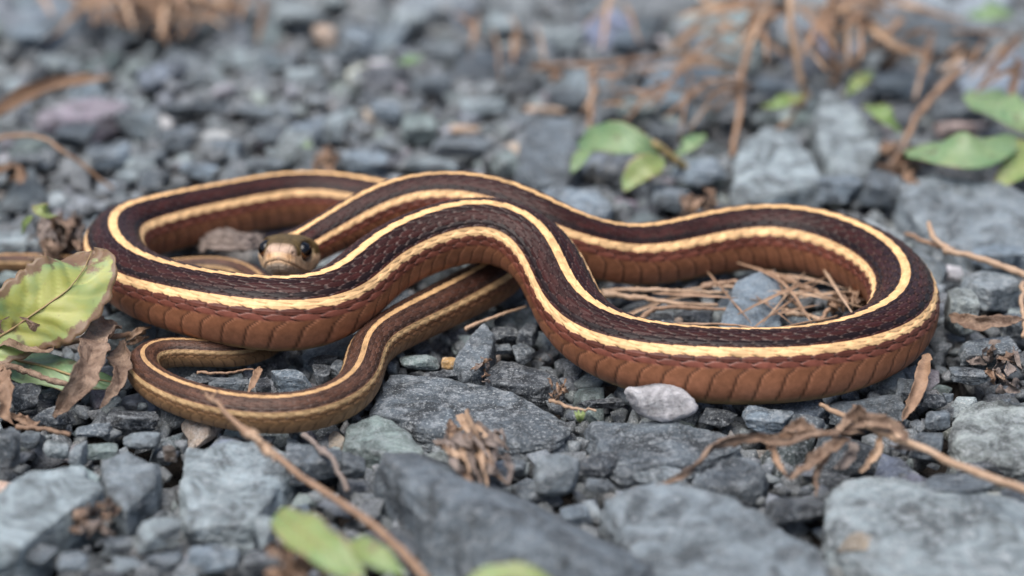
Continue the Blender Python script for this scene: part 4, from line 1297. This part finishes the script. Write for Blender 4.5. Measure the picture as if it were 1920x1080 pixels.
# --- left edge: ageing leaf, green leaf, curled brown leaf
blade_obj("leaf", [(-70, 680, 5), (0, 632, 9), (60, 592, 13), (115, 552, 16), (155, 510, 18), (176, 460, 20)], 82, MAT_LEAF_OLD, normal=(-0.1, -0.92, 0.40), fold=0.10, wave=0.16, teeth=0.10,
          crumple=0.10, base=0.55, seed=3, n_a=60, n_c=25, power=0.55, skew=0.58, label="big yellow green ageing leaf with brown tip leaning on the left loop", cat="leaf", midrib=0.035)
blade_obj("leaf", [(-40, 660, 3), (40, 678, 4), (110, 696, 4), (180, 712, 3.5), (235, 722, 3)], 42, MAT_LEAF_GREEN, normal=(0.05, -0.45, 1), fold=-0.15, wave=0.05, seed=5, base=0.6, n_a=50, n_c=17,
          label="fresh green leaf lying under the curled brown leaf", cat="leaf", midrib=0.10)
t = thing("dry_leaf", 165, 700, 1, "crumpled brown dead leaf beside the tail's outer bend", "dry leaf")
blade_obj("blade", [(222, 608, 6), (190, 628, 8), (172, 662, 9), (160, 700, 9), (132, 742, 6), (104, 782, 2)], 28, MAT_BROWNLEAF, t, FACE, crumple=0.30, curl=0.5, twist=0.7, seed=11, n_a=50, n_c=17, power=0.5)
blade_obj("blade", [(228, 640, 5), (222, 690, 6), (216, 730, 5), (190, 765, 3)], 22, MAT_BROWNLEAF, t, FACE, crumple=0.35, curl=0.5, twist=0.9, seed=12, n_a=40, n_c=13)
stem_obj("stalk", [(0, 684, 5), (60, 700, 5.5), (115, 717, 6), (150, 728, 5)], 7, 5, MAT_BROWNLEAF, t)
t = thing("dry_leaf", 30, 640, 2, "rolled brown dead leaf under the big ageing leaf", "dry leaf")
blade_obj("blade", [(-20, 640, 8), (30, 632, 9), (70, 645, 8), (110, 640, 6)], 30, MAT_BROWNLEAF, t, FACE, crumple=0.25, curl=0.9, twist=0.4, seed=13, n_a=36, n_c=13)
t = thing("dry_leaf", 15, 760, 2, "rusty brown leaf scrap at the edge beside the black smooth stone", "dry leaf")
blade_obj("blade", [(-5, 690, 6), (5, 730, 6), (12, 770, 4), (30, 800, 2)], 20, MAT_RUST, t, FACE, crumple=0.4, curl=0.6, twist=0.8, seed=14)
blade_obj("blade", [(20, 775, 3), (50, 790, 2.5), (75, 792, 2)], 10, MAT_RUST, t, FACE, crumple=0.5, twist=0.8, seed=15)
stem_obj("twig", [(95, 648, 3), (130, 641, 5), (200, 632, 5), (270, 622, 3)], 6, 5, MAT_STRAW, label="straight straw twig from the ageing leaf to the snake's belly", cat="twig")
t = thing("straw_scrap", 250, 630, 1, "split pale straw scrap under the belly above the tail's bend", "straw")
blade_obj("strip", [(234, 640, 3), (250, 628, 5), (285, 612, 3)], 6, MAT_STRAW_PALE, t, FACE, crumple=0.3, curl=.8, twist=0.6, seed=16)
blade_obj("strip", [(238, 645, 2), (258, 640, 3), (280, 632, 2.5)], 6, MAT_STRAW, t, FACE, crumple=0.4, curl=.8, twist=1, seed=17)
stem_obj("twig", [(30, 800, 4), (80, 805, 4), (132, 814, 3)], 5, 4, MAT_RUST, label="short brown twig lying across small stones at the left", cat="twig")

# --- sprout and dry clump behind the leaf
t = thing("seedling", 75, 430, 2, "tiny green seedling rising from the dry curled clump", "seedling")
stem_obj("stalk", [(100, 440, 6), (98, 412, 9), (84, 398, 12)], 4, 3, MAT_RUST, t)
blade_obj("leaflet", [(100, 405, 11), (80, 395, 14), (60, 388, 14)], 15, MAT_LEAF_BRIGHT, t, FACE, seed=21, n_a=20, n_c=9, curl=.4)
blade_obj("leaflet", [(62, 405, 12), (48, 418, 10), (42, 440, 6)], 8, MAT_LEAF_BRIGHT, t, FACE, seed=22, n_a=20, n_c=9)

def clump(name, label, cat, centre, box, n_, len_px, hw_px, mats, part="bract", seed=0, axis=None, normal=FACE, group=None, spread=1.0, crumple=0.5):
    rng = np.random.default_rng(seed)
    t = thing(name, centre[0], centre[1], 0, label, cat, group)
    for k in range(n_):
        bx_, by_ = rng.normal(0, box[0] / 2.2), rng.normal(0, box[1] / 2.2)
        z0 = centre[2] + rng.uniform(-.5, .5) * box[2]
        a = rng.uniform(0, 6.283) if axis is None else math.radians(axis) + rng.normal(0, 0.5 * spread)
        ln_ = len_px * rng.uniform(.5, 1.2)
        dx, dy = math.cos(a) * ln_, -math.sin(a) * ln_
        x0, y0 = centre[0] + bx_, centre[1] + by_
        bend = rng.normal(0, .25) * ln_
        blade_obj(part, [(x0 - dx / 2, y0 - dy / 2, max(z0 - 1, .5)), (x0 + bend * .3, y0 - abs(bend) * .4, z0 + rng.uniform(0, 2)), (x0 + dx / 2, y0 + dy / 2, max(.5, z0 - rng.uniform(-1, 2)))],
                  hw_px * rng.uniform(.5, 1.3), mats[int(rng.integers(len(mats)))], t, (rng.normal(0, .4), -.7, .7), crumple=crumple, twist=rng.normal(0, 1), curl=rng.uniform(0, 1), seed=seed + k,
                  n_a=14, n_c=5, veins=False)
    return t
clump("dry_clump", "grey brown curled clump beneath the seedling", "dry plant", (108, 456, 5), (46, 40, 4), 26, 44, 12, [MAT_GREYBARK, MAT_BROWNLEAF], seed=31, crumple=0.7)
clump("seed_head", "shaggy dried seed head lying on the long ridged rock", "dry plant", (884, 846, 6), (70, 58, 3), 46, 78, 9, [MAT_STRAW_PALE, MAT_BROWNLEAF, MAT_GREYBARK, MAT_GREYBARK], seed=41, axis=-50, spread=.7, crumple=0.4)
clump("dry_clump", "rusty blurred clump of dead stalks at the top left", "dry plant", (290, 4, 8), (200, 44, 8), 90, 110, 6, [MAT_RUST, MAT_STRAW, MAT_STRAW_PALE], part="stalk", seed=51, crumple=0.3)
clump("dry_scrap", "dark curled leaf scraps at the edge above the granite like block", "dry plant", (1880, 680, 3), (60, 60, 3), 16, 36, 9, [MAT_BROWNLEAF, MAT_GREYBARK, MAT_RUST], part="scrap", seed=61, crumple=0.7)
clump("dry_scrap", "tiny wiry brown tuft on the flat slab's upper edge", "dry plant", (1050, 735, 3), (34, 20, 2), 14, 24, 2.2, [MAT_BROWNLEAF, MAT_STRAW], part="scrap", seed=62, crumple=0.8)
clump("dry_scrap", "small dark red scrap beside the pale rimmed wedge", "dry plant", (905, 692, 3), (16, 22, 2), 9, 20, 4, [MAT_GREYBARK, MAT_RUST], part="scrap", seed=63, crumple=0.7)
clump("dry_scrap", "crumbling brown scrap at the wide loop's inner end", "dry plant", (1590, 568, 3), (40, 22, 2), 14, 34, 7, [MAT_BROWNLEAF, MAT_STRAW], part="scrap", seed=64, crumple=0.7)
clump("straw_tuft", "tangle of fine pale straw strands inside the wide loop behind the triangular stone", "straw", (1400, 556, 4), (230, 28, 3), 18, 190, 3.2, [MAT_STRAW_PALE, MAT_STRAW, MAT_STRAW_PALE], part="strand", seed=171, axis=-8, spread=.9, crumple=0.3)
clump("dry_scrap", "brown scrap wedged behind the wide loop's left shoulder", "dry plant", (1310, 380, 4), (30, 24, 3), 9, 34, 9, [MAT_BROWNLEAF, MAT_RUST], part="scrap", seed=65, crumple=0.7)
clump("dry_scrap", "rusty scrap just above the far coil's crest", "dry plant", (608, 305, 4), (26, 18, 2), 7, 30, 10, [MAT_RUST, MAT_BROWNLEAF], part="scrap", seed=66, crumple=0.7)
clump("dry_scrap", "brown dirt coloured scrap between the bottom rocks at the left", "dry plant", (180, 985, 3), (70, 30, 2), 12, 40, 9, [MAT_BROWNLEAF, MAT_GREYBARK], part="scrap", seed=67, crumple=0.7)
clump("dry_scrap", "blurred rosy brown scrap on the bottom edge left of the ridged rock", "dry plant", (560, 1050, 8), (70, 40, 3), 12, 60, 14, [MAT_BROWNLEAF, MAT_RUST], part="scrap", seed=68, crumple=0.5)
clump("dry_scrap", "orange scrap at the left edge under the thin bent stem", "dry plant", (20, 330, 4), (40, 14, 2), 6, 40, 7, [MAT_STRAW, MAT_RUST], part="scrap", seed=69, crumple=0.5)
clump("dry_scrap", "brown leaf mould beside the pale angular block", "dry plant", (1690, 300, 4), (50, 40, 3), 14, 44, 12, [MAT_BROWNLEAF, MAT_GREYBARK, MAT_RUST], part="scrap", seed=70, crumple=0.6)
t = thing("bark_piece", 430, 457, 0, "weathered grey brown bark strip inside the loop left of the head", "bark")
for k, (y_, w__) in enumerate(((446, 10), (456, 12), (466, 9))):
    blade_obj("strip", [(372 + k * 4, y_ + 4, 3), (410, y_ - 2, 5), (450, y_ + 1, 5), (490, y_ - 3, 3)], w__, MAT_GREYBARK, t, (0, -.5, 1), crumple=0.35, curl=.5, seed=71 + k, base=0.7, tip=0.7, veins=False, thick=.0006)

# --- stems at the left edge
t = thing("dry_twig", 0, 225, 6, "split rusty dry stem bending in from the left edge", "dry stem")
blade_obj("strip", [(-40, 232, 7), (20, 195, 10), (70, 170, 13), (130, 150, 15), (176, 136, 16)], 12, MAT_RUST, t, FACE, curl=1.2, base=1, seed=81, veins=False, twist=.3, thick=.0005)
blade_obj("strip", [(-30, 236, 7), (40, 190, 9), (90, 168, 11), (150, 156, 12), (214, 143, 13)], 10, MAT_STRAW, t, FACE, curl=1.2, base=1, seed=82, veins=False, twist=.3, thick=.0005)
stem_obj("dry_twig", [(-20, 262, 8), (30, 254, 11), (75, 258, 13), (110, 277, 12), (160, 312, 8), (212, 356, 3)], 5, 3, MAT_STRAW, label="thin bent straw stem arching down behind the left loop", cat="dry stem")

# --- foreground twig
t = thing("bare_twig", 640, 950, 4, "bare forked orange brown twig with buds crossing the foreground over the tail", "twig")
stem_obj("stalk", [(405, 752, 12.5), (428, 778, 12.5), (470, 815, 12), (560, 890, 11), (680, 968, 10), (740, 1020, 9), (810, 1100, 8)], 4.5, 8.5, MAT_STRAW, t, nodes=(0.18, 0.27), rough_=0.1)
stem_obj("fork", [(408, 757, 12.5), (395, 748, 13), (383, 735, 13.5), (376, 733, 14)], 5, 2, MAT_STRAW, t)
stem_obj("fork", [(395, 750, 13), (402, 740, 13), (408, 733, 13.2)], 3.5, 2, MAT_STRAW, t)
stem_obj("bud", [(470, 812, 12), (480, 820, 13), (486, 834, 13)], 9, 4, MAT_STRAW_PALE, t)
stem_obj("bud", [(500, 840, 12), (506, 852, 12), (520, 862, 11.5)], 10, 4, MAT_STRAW_PALE, t)
stem_obj("twig", [(568, 815, 3), (600, 840, 5), (625, 866, 5), (640, 895, 4), (654, 920, 3)], 5, 5, MAT_GREYBARK, label="short knobby twig between the tail and the small blocky stone", cat="twig", nodes=(.5,))

# --- green leaves at the bottom edge
blade_obj("leaf", [(522, 960, 15), (556, 990, 16), (610, 1030, 16), (680, 1085, 14)], 42, MAT_LEAF_BRIGHT, normal=(0, -.6, .8), seed=91, fold=.1, wave=.1, n_a=40, n_c=15, base=.2, power=.5,
          label="blurred bright green leaf at the bottom edge", cat="leaf", midrib=.04)
blade_obj("leaf", [(640, 1020, 14), (700, 1040, 15), (760, 1080, 13)], 26, MAT_LEAF_BRIGHT, normal=(0, -.6, .8), seed=92, n_a=30, n_c=11, label="smaller green leaf right behind the bright one at the bottom", cat="leaf")
blade_obj("leaf", [(860, 1105, 14), (930, 1075, 16), (1000, 1078, 16), (1050, 1105, 14)], 20, MAT_LEAF_BRIGHT, normal=(0, -.5, .9), seed=93, n_a=30, n_c=11, label="sliver of green leaf at the bottom centre edge", cat="leaf")

# --- dried weed, lower right
t = thing("dried_weed", 1640, 830, 2, "brown dried weed with shrivelled leaves and long pale stem at the lower right", "dry plant")
stem_obj("stalk", [(1960, 932, 9), (1880, 905, 9.5), (1800, 872, 9), (1720, 838, 9), (1650, 805, 8.5), (1590, 782, 7), (1535, 760, 4)], 9, 5, MAT_STRAW_PALE, t, nodes=(.55, .62), rough_=.12)
for k, (pp, w__, mt) in enumerate([
    ([(1620, 812, 9), (1540, 818, 9), (1470, 832, 9), (1400, 818, 9), (1340, 830, 8), (1290, 880, 6.5), (1215, 918, 4.5)], 13, MAT_BROWNLEAF),
    ([(1560, 815, 9), (1480, 815, 9), (1450, 838, 8), (1462, 880, 6), (1478, 898, 5)], 10, MAT_STRAW),
    ([(1590, 820, 8), (1550, 850, 7), (1510, 880, 6), (1478, 896, 5)], 16, MAT_BROWNLEAF),
    ([(1650, 800, 9), (1610, 778, 10), (1590, 800, 9), (1560, 830, 8)], 16, MAT_BROWNLEAF),
    ([(1700, 832, 9), (1660, 800, 10), (1620, 790, 10), (1580, 808, 9)], 15, MAT_BROWNLEAF),
    ([(1650, 815, 8), (1640, 850, 6), (1612, 885, 4)], 9, MAT_STRAW_PALE),
    ([(1560, 850, 7), (1540, 880, 5), (1530, 930, 3)], 9, MAT_BROWNLEAF),
    ([(1600, 830, 8), (1590, 855, 7), (1570, 880, 5)], 14, MAT_GREYBARK),
    ([(1705, 830, 9), (1690, 810, 9), (1660, 785, 8)], 10, MAT_BROWNLEAF),
    ([(1720, 845, 7), (1690, 838, 6), (1665, 835, 5)], 8, MAT_GREYBARK),
    ([(1620, 790, 9), (1610, 770, 9), (1600, 760, 8)], 9, MAT_STRAW),
    ([(1530, 812, 9), (1500, 800, 9), (1470, 806, 8)], 13, MAT_BROWNLEAF)]):
    blade_obj("shrivelled_leaf", pp, w__ * .85, mt, t, (PR_.normal(0, .3), -.7, .7), crumple=.42, twist=PR_.normal(0, 1.2), curl=.8, seed=101 + k, n_a=36, n_c=9, veins=False, power=.5, base=.5)

# --- right edge
t = thing("dry_twig", 1920, 518, 2, "forked pale dry stem reaching in from the right edge", "dry stem")
stem_obj("stalk", [(1960, 530, 5), (1880, 500, 6), (1800, 475, 6.5), (1765, 460, 7), (1738, 418, 9)], 7, 5, MAT_STRAW_PALE, t, nodes=(.72,))
stem_obj("fork", [(1785, 470, 6.5), (1740, 455, 6), (1700, 438, 5)], 5, 4, MAT_STRAW, t)
blade_obj("leaf_strip", [(1780, 593, 5), (1820, 605, 6), (1870, 608, 6), (1925, 598, 5)], 15, MAT_BROWNLEAF, normal=FACE, crumple=.25, curl=.6, twist=.5, seed=121, veins=False, label="crumpled brown leaf strip pointing at the wide loop", cat="dry leaf")
stem_obj("straw", [(1919, 530, 5), (1918, 580, 5), (1921, 632, 4)], 5, 4, MAT_STRAW_PALE, label="upright pale straw at the right edge", cat="straw")
blade_obj("leaf_strip", [(1738, 665, 5), (1730, 705, 5), (1716, 740, 4), (1690, 790, 2.5)], 13, MAT_STRAW, normal=FACE, crumple=.2, curl=.5, twist=.6, seed=122, veins=False, power=.45, label="narrow dry leaf strip hanging below the wide loop", cat="dry leaf")

# --- straw inside the wide loop
for k, (pp, r_, mt, lab) in enumerate([
    ([(1128, 547, 3), (1240, 543, 4), (1365, 548, 3.5)], 5, MAT_STRAW_PALE, "straight pale straw along the back of the wide loop"),
    ([(1132, 551, 3), (1200, 558, 3.5), (1280, 571, 3.5), (1345, 570, 3)], 6, MAT_STRAW_PALE, "bent pale straw below the straight one inside the loop"),
    ([(1195, 606, 2), (1230, 580, 3.5), (1290, 576, 3.5), (1365, 582, 3)], 5, MAT_STRAW, "kinked straw ending beside the triangular stone"),
    ([(1315, 540, 3), (1360, 530, 4), (1430, 536, 4)], 6, MAT_STRAW, "short brown straw behind the triangular stone"),
    ([(1440, 512, 3), (1490, 530, 4), (1560, 562, 3.5)], 7, MAT_STRAW, "slanting brown straw right of the triangular stone"),
    ([(1450, 582, 3), (1495, 588, 3.5), (1540, 602, 3)], 7, MAT_STRAW_PALE, "thick pale straw end right of the triangular stone"),
    ([(1535, 604, 3), (1550, 585, 4), (1580, 570, 4)], 5, MAT_STRAW, "small forked straw at the loop's inner end"),
    ([(1460, 540, 3), (1480, 560, 4), (1510, 588, 3)], 6, MAT_STRAW, "crossed brown straw behind the thick pale straw end"),
    ([(1250, 609, 5), (1310, 608, 6), (1370, 609, 6), (1430, 617, 6), (1510, 606, 5), (1570, 592, 4)], 3, MAT_STRAW, "thin wavy straw along the near rim of the wide loop"),
    ([(872, 618, 3), (920, 597, 4), (986, 574, 4)], 4, MAT_STRAW_PALE, "thin curled straw under the arch beside the tail"),
    ([(1032, 750, 3), (1070, 764, 3.5), (1118, 770, 3)], 4, MAT_STRAW_PALE, "pale straw shred right of the wiry tuft"),
    ([(370, 698, 3), (420, 700, 3.5), (475, 692, 3)], 3, MAT_STRAW, "fine straw under the belly inside the tail loop"),
    ([(1035, 150, 6), (1050, 140, 6), (1000, 128, 5)], 6, MAT_RUST, "blurred rusty straw end left of the fallen stalk")]):
    stem_obj("straw", pp, r_, r_ * .6, mt, label=lab, cat="straw", nsides=7, rough_=.2)
blade_obj("leaf_strip", [(488, 688, 4), (478, 712, 5), (464, 738, 4.5)], 8, MAT_STRAW, normal=FACE, crumple=.2, curl=.5, seed=131, veins=False, label="pale straw strip standing in the tail loop", cat="straw")
t = thing("seedling", 1087, 785, 1, "tiny bright green moss shoot beside the flat slab's end", "seedling")
for k in range(7):
    a = k * 0.9
    blade_obj("leaflet", [(1087, 792, 1), (1087 + 5 * math.cos(a), 782, 3), (1087 + 11 * math.cos(a), 772 + 5 * math.sin(a), 3.5)], 4, MAT_LEAF_BRIGHT, t, FACE, seed=140 + k, n_a=10, n_c=5, veins=False)

# --- plants behind the snake
t = thing("leafy_sprig", 1200, 300, 1, "blurred green and yellow leaf cluster behind the snake's right coil", "plant")
blade_obj("leaflet", [(1085, 268, 6), (1140, 258, 10), (1190, 268, 10), (1240, 292, 7)], 33, MAT_LEAF_GREEN, t, FACE, seed=151, n_a=26, n_c=11)
blade_obj("leaflet", [(1245, 300, 8), (1215, 312, 8), (1185, 335, 6), (1170, 360, 4)], 26, MAT_LEAF_BRIGHT, t, FACE, seed=152, n_a=26, n_c=11)
blade_obj("leaflet", [(1105, 280, 7), (1085, 300, 6), (1070, 325, 4)], 13, MAT_LEAF_GREEN, t, FACE, seed=153, n_a=20, n_c=9)
stem_obj("stalk", [(1180, 258, 9), (1230, 275, 9), (1288, 318, 3)], 8, 8, MAT_VEIN, t)
for pp, w__, mt, lab in [
    ([(1265, 292, 4), (1290, 272, 7), (1322, 252, 6)], 17, MAT_LEAF_GREEN, "single small green leaf right of the leaf cluster"),
    ([(1425, 200, 5), (1460, 192, 8), (1510, 178, 6)], 16, MAT_LEAF_BRIGHT, "narrow bright green leaf at the foot of the pale stalk"),
    ([(1582, 180, 5), (1605, 158, 8), (1635, 135, 7)], 14, MAT_LEAF_BRIGHT, "blurred yellow green leaf above the pale angular block"),
    ([(1625, 198, 6), (1655, 212, 9), (1690, 250, 5)], 22, MAT_LEAF_BRIGHT, "bright leaf tucked behind the pale angular block"),
    ([(1700, 282, 6), (1760, 285, 10), (1830, 285, 11), (1922, 258, 9)], 40, MAT_LEAF_GREEN, "long flat green leaf at the right edge behind the snake"),
    ([(1828, 172, 9), (1870, 195, 13), (1910, 222, 13), (1960, 250, 10)], 50, MAT_LEAF_GREEN, "upper round green leaf at the right edge"),
    ([(1960, 262, 7), (1920, 300, 8), (1885, 335, 6), (1860, 360, 4)], 36, MAT_LEAF_BRIGHT, "yellowish drooping leaf below the long green leaf"),
    ([(740, 122, 4), (765, 112, 7), (795, 108, 6)], 12, MAT_LEAF_GREEN, "small green leaf scrap beside the white pebble"),
    ([(565, 272, 4), (577, 270, 6), (590, 276, 4)], 10, MAT_LEAF_GREEN, "tiny green leaf speck above the far coil"),
    ([(1810, 30, 8), (1850, 20, 12), (1900, 25, 10)], 26, MAT_LEAF_GREEN, "very blurred green leaf at the top right corner")]:
    blade_obj("leaf", pp, w__, mt, normal=(0, -.5, .85), seed=int(pp[0][0]) % 97, n_a=26, n_c=11, label=lab, cat="leaf", fold=.12)
def dead_weed(label, stems, leaves, seed):
    x0, y0, z0 = stems[0][0][-1]
    t = thing("dead_weed", x0, y0, 0, label, "dry plant", "dead weed stalks behind the snake")
    for pp, r_, mt in stems:
        stem_obj("stalk", pp, r_ * .55, r_ * .4, mt, t, rough_=.2)
    rng = np.random.default_rng(seed)
    fine = []
    for (x, y, z, a, ln_, w__, mt) in leaves:
        for q_ in range(3):
            fine.append((x + rng.normal(0, 45), y + rng.normal(0, 22), max(3, z + rng.normal(0, 2)), a + rng.normal(0, 45), ln_ * rng.uniform(.6, 1.3), w__ * rng.uniform(.18, .4), (MAT_STRAW, MAT_STRAW_PALE, MAT_RUST)[q_]))
    leaves = [(x, y, z, a, ln_, w__ * .55, mt) for x, y, z, a, ln_, w__, mt in leaves] + fine
    for k, (x, y, z, a, ln_, w__, mt) in enumerate(leaves):
        a = math.radians(a); dx, dy = math.cos(a) * ln_ / 2, -math.sin(a) * ln_ / 2
        blade_obj("dead_leaf", [(x - dx, y - dy, z), (x, y - 8, z + 3), (x + dx, y + dy, z - 1)], w__, mt, t, (rng.normal(0, .4), -.7, .7), crumple=.3, twist=rng.normal(0, 1), curl=.7, seed=seed + k, n_a=18, n_c=7, veins=False)
dead_weed("tall pale dead stalk dropping to the narrow bright leaf", [([(1485, -30, 26), (1482, 40, 20), (1490, 100, 14), (1505, 160, 7), (1510, 185, 3)], 14, MAT_STRAW_PALE),
          ([(1512, 175, 4), (1490, 215, 4), (1455, 245, 3)], 10, MAT_STRAW)],
          [(1440, 40, 16, 20, 120, 16, MAT_RUST), (1430, 80, 14, -30, 110, 14, MAT_RUST), (1530, 60, 15, 60, 120, 13, MAT_STRAW), (1400, 20, 16, 5, 150, 16, MAT_STRAW)], 201)
dead_weed("brown dead stalk running down to the broad pale rock", [([(1415, 20, 18), (1400, 90, 13), (1385, 160, 9), (1392, 215, 7), (1368, 292, 3)], 13, MAT_STRAW)],
          [(1345, 20, 14, 10, 150, 17, MAT_STRAW_PALE), (1300, 60, 10, 40, 120, 12, MAT_RUST), (1360, 175, 8, 15, 90, 13, MAT_RUST), (1330, 120, 8, -10, 120, 11, MAT_STRAW), (1290, 190, 6, 35, 110, 9, MAT_STRAW)], 231)
dead_weed("tangle of rusty dead stalks at the top right of centre", [([(1570, -30, 24), (1545, 40, 17), (1560, 100, 11), (1575, 150, 5)], 15, MAT_RUST), ([(1690, 40, 14), (1640, 80, 12), (1590, 120, 8), (1560, 160, 4)], 13, MAT_STRAW),
          ([(1510, 60, 14), (1545, 110, 9), (1570, 140, 5)], 12, MAT_STRAW)],
          [(1600, 40, 15, -20, 160, 18, MAT_RUST), (1650, 70, 13, -30, 130, 22, MAT_STRAW_PALE), (1560, 40, 15, 60, 110, 18, MAT_RUST), (1680, 95, 9, -15, 110, 15, MAT_RUST), (1620, 10, 15, 10, 180, 14, MAT_STRAW)], 261)
dead_weed("rusty dead stalk beside the upper round leaf", [([(1800, 130, 10), (1760, 175, 8), (1720, 220, 6), (1695, 275, 3)], 13, MAT_STRAW)],
          [(1880, 110, 12, 50, 150, 16, MAT_RUST), (1900, 150, 10, 80, 110, 18, MAT_RUST), (1800, 120, 9, 20, 90, 16, MAT_STRAW_PALE), (1730, 110, 8, -10, 90, 13, MAT_RUST)], 291)
dead_weed("fallen brown dead stalk lying behind the blocky slate", [([(1000, 126, 6), (1060, 122, 8), (1130, 120, 9), (1240, 108, 8), (1290, 108, 5)], 10, MAT_RUST), ([(1108, 128, 8), (1110, 180, 6), (1108, 245, 3)], 12, MAT_STRAW)],
          [(1270, 150, 8, 40, 160, 10, MAT_STRAW), (1210, 190, 6, 45, 110, 11, MAT_RUST), (1150, 150, 8, -10, 100, 10, MAT_RUST), (1140, 30, 10, 80, 130, 11, MAT_STRAW_PALE), (890, 70, 7, 80, 90, 10, MAT_STRAW), (965, 90, 7, 85, 70, 10, MAT_STRAW)], 321)
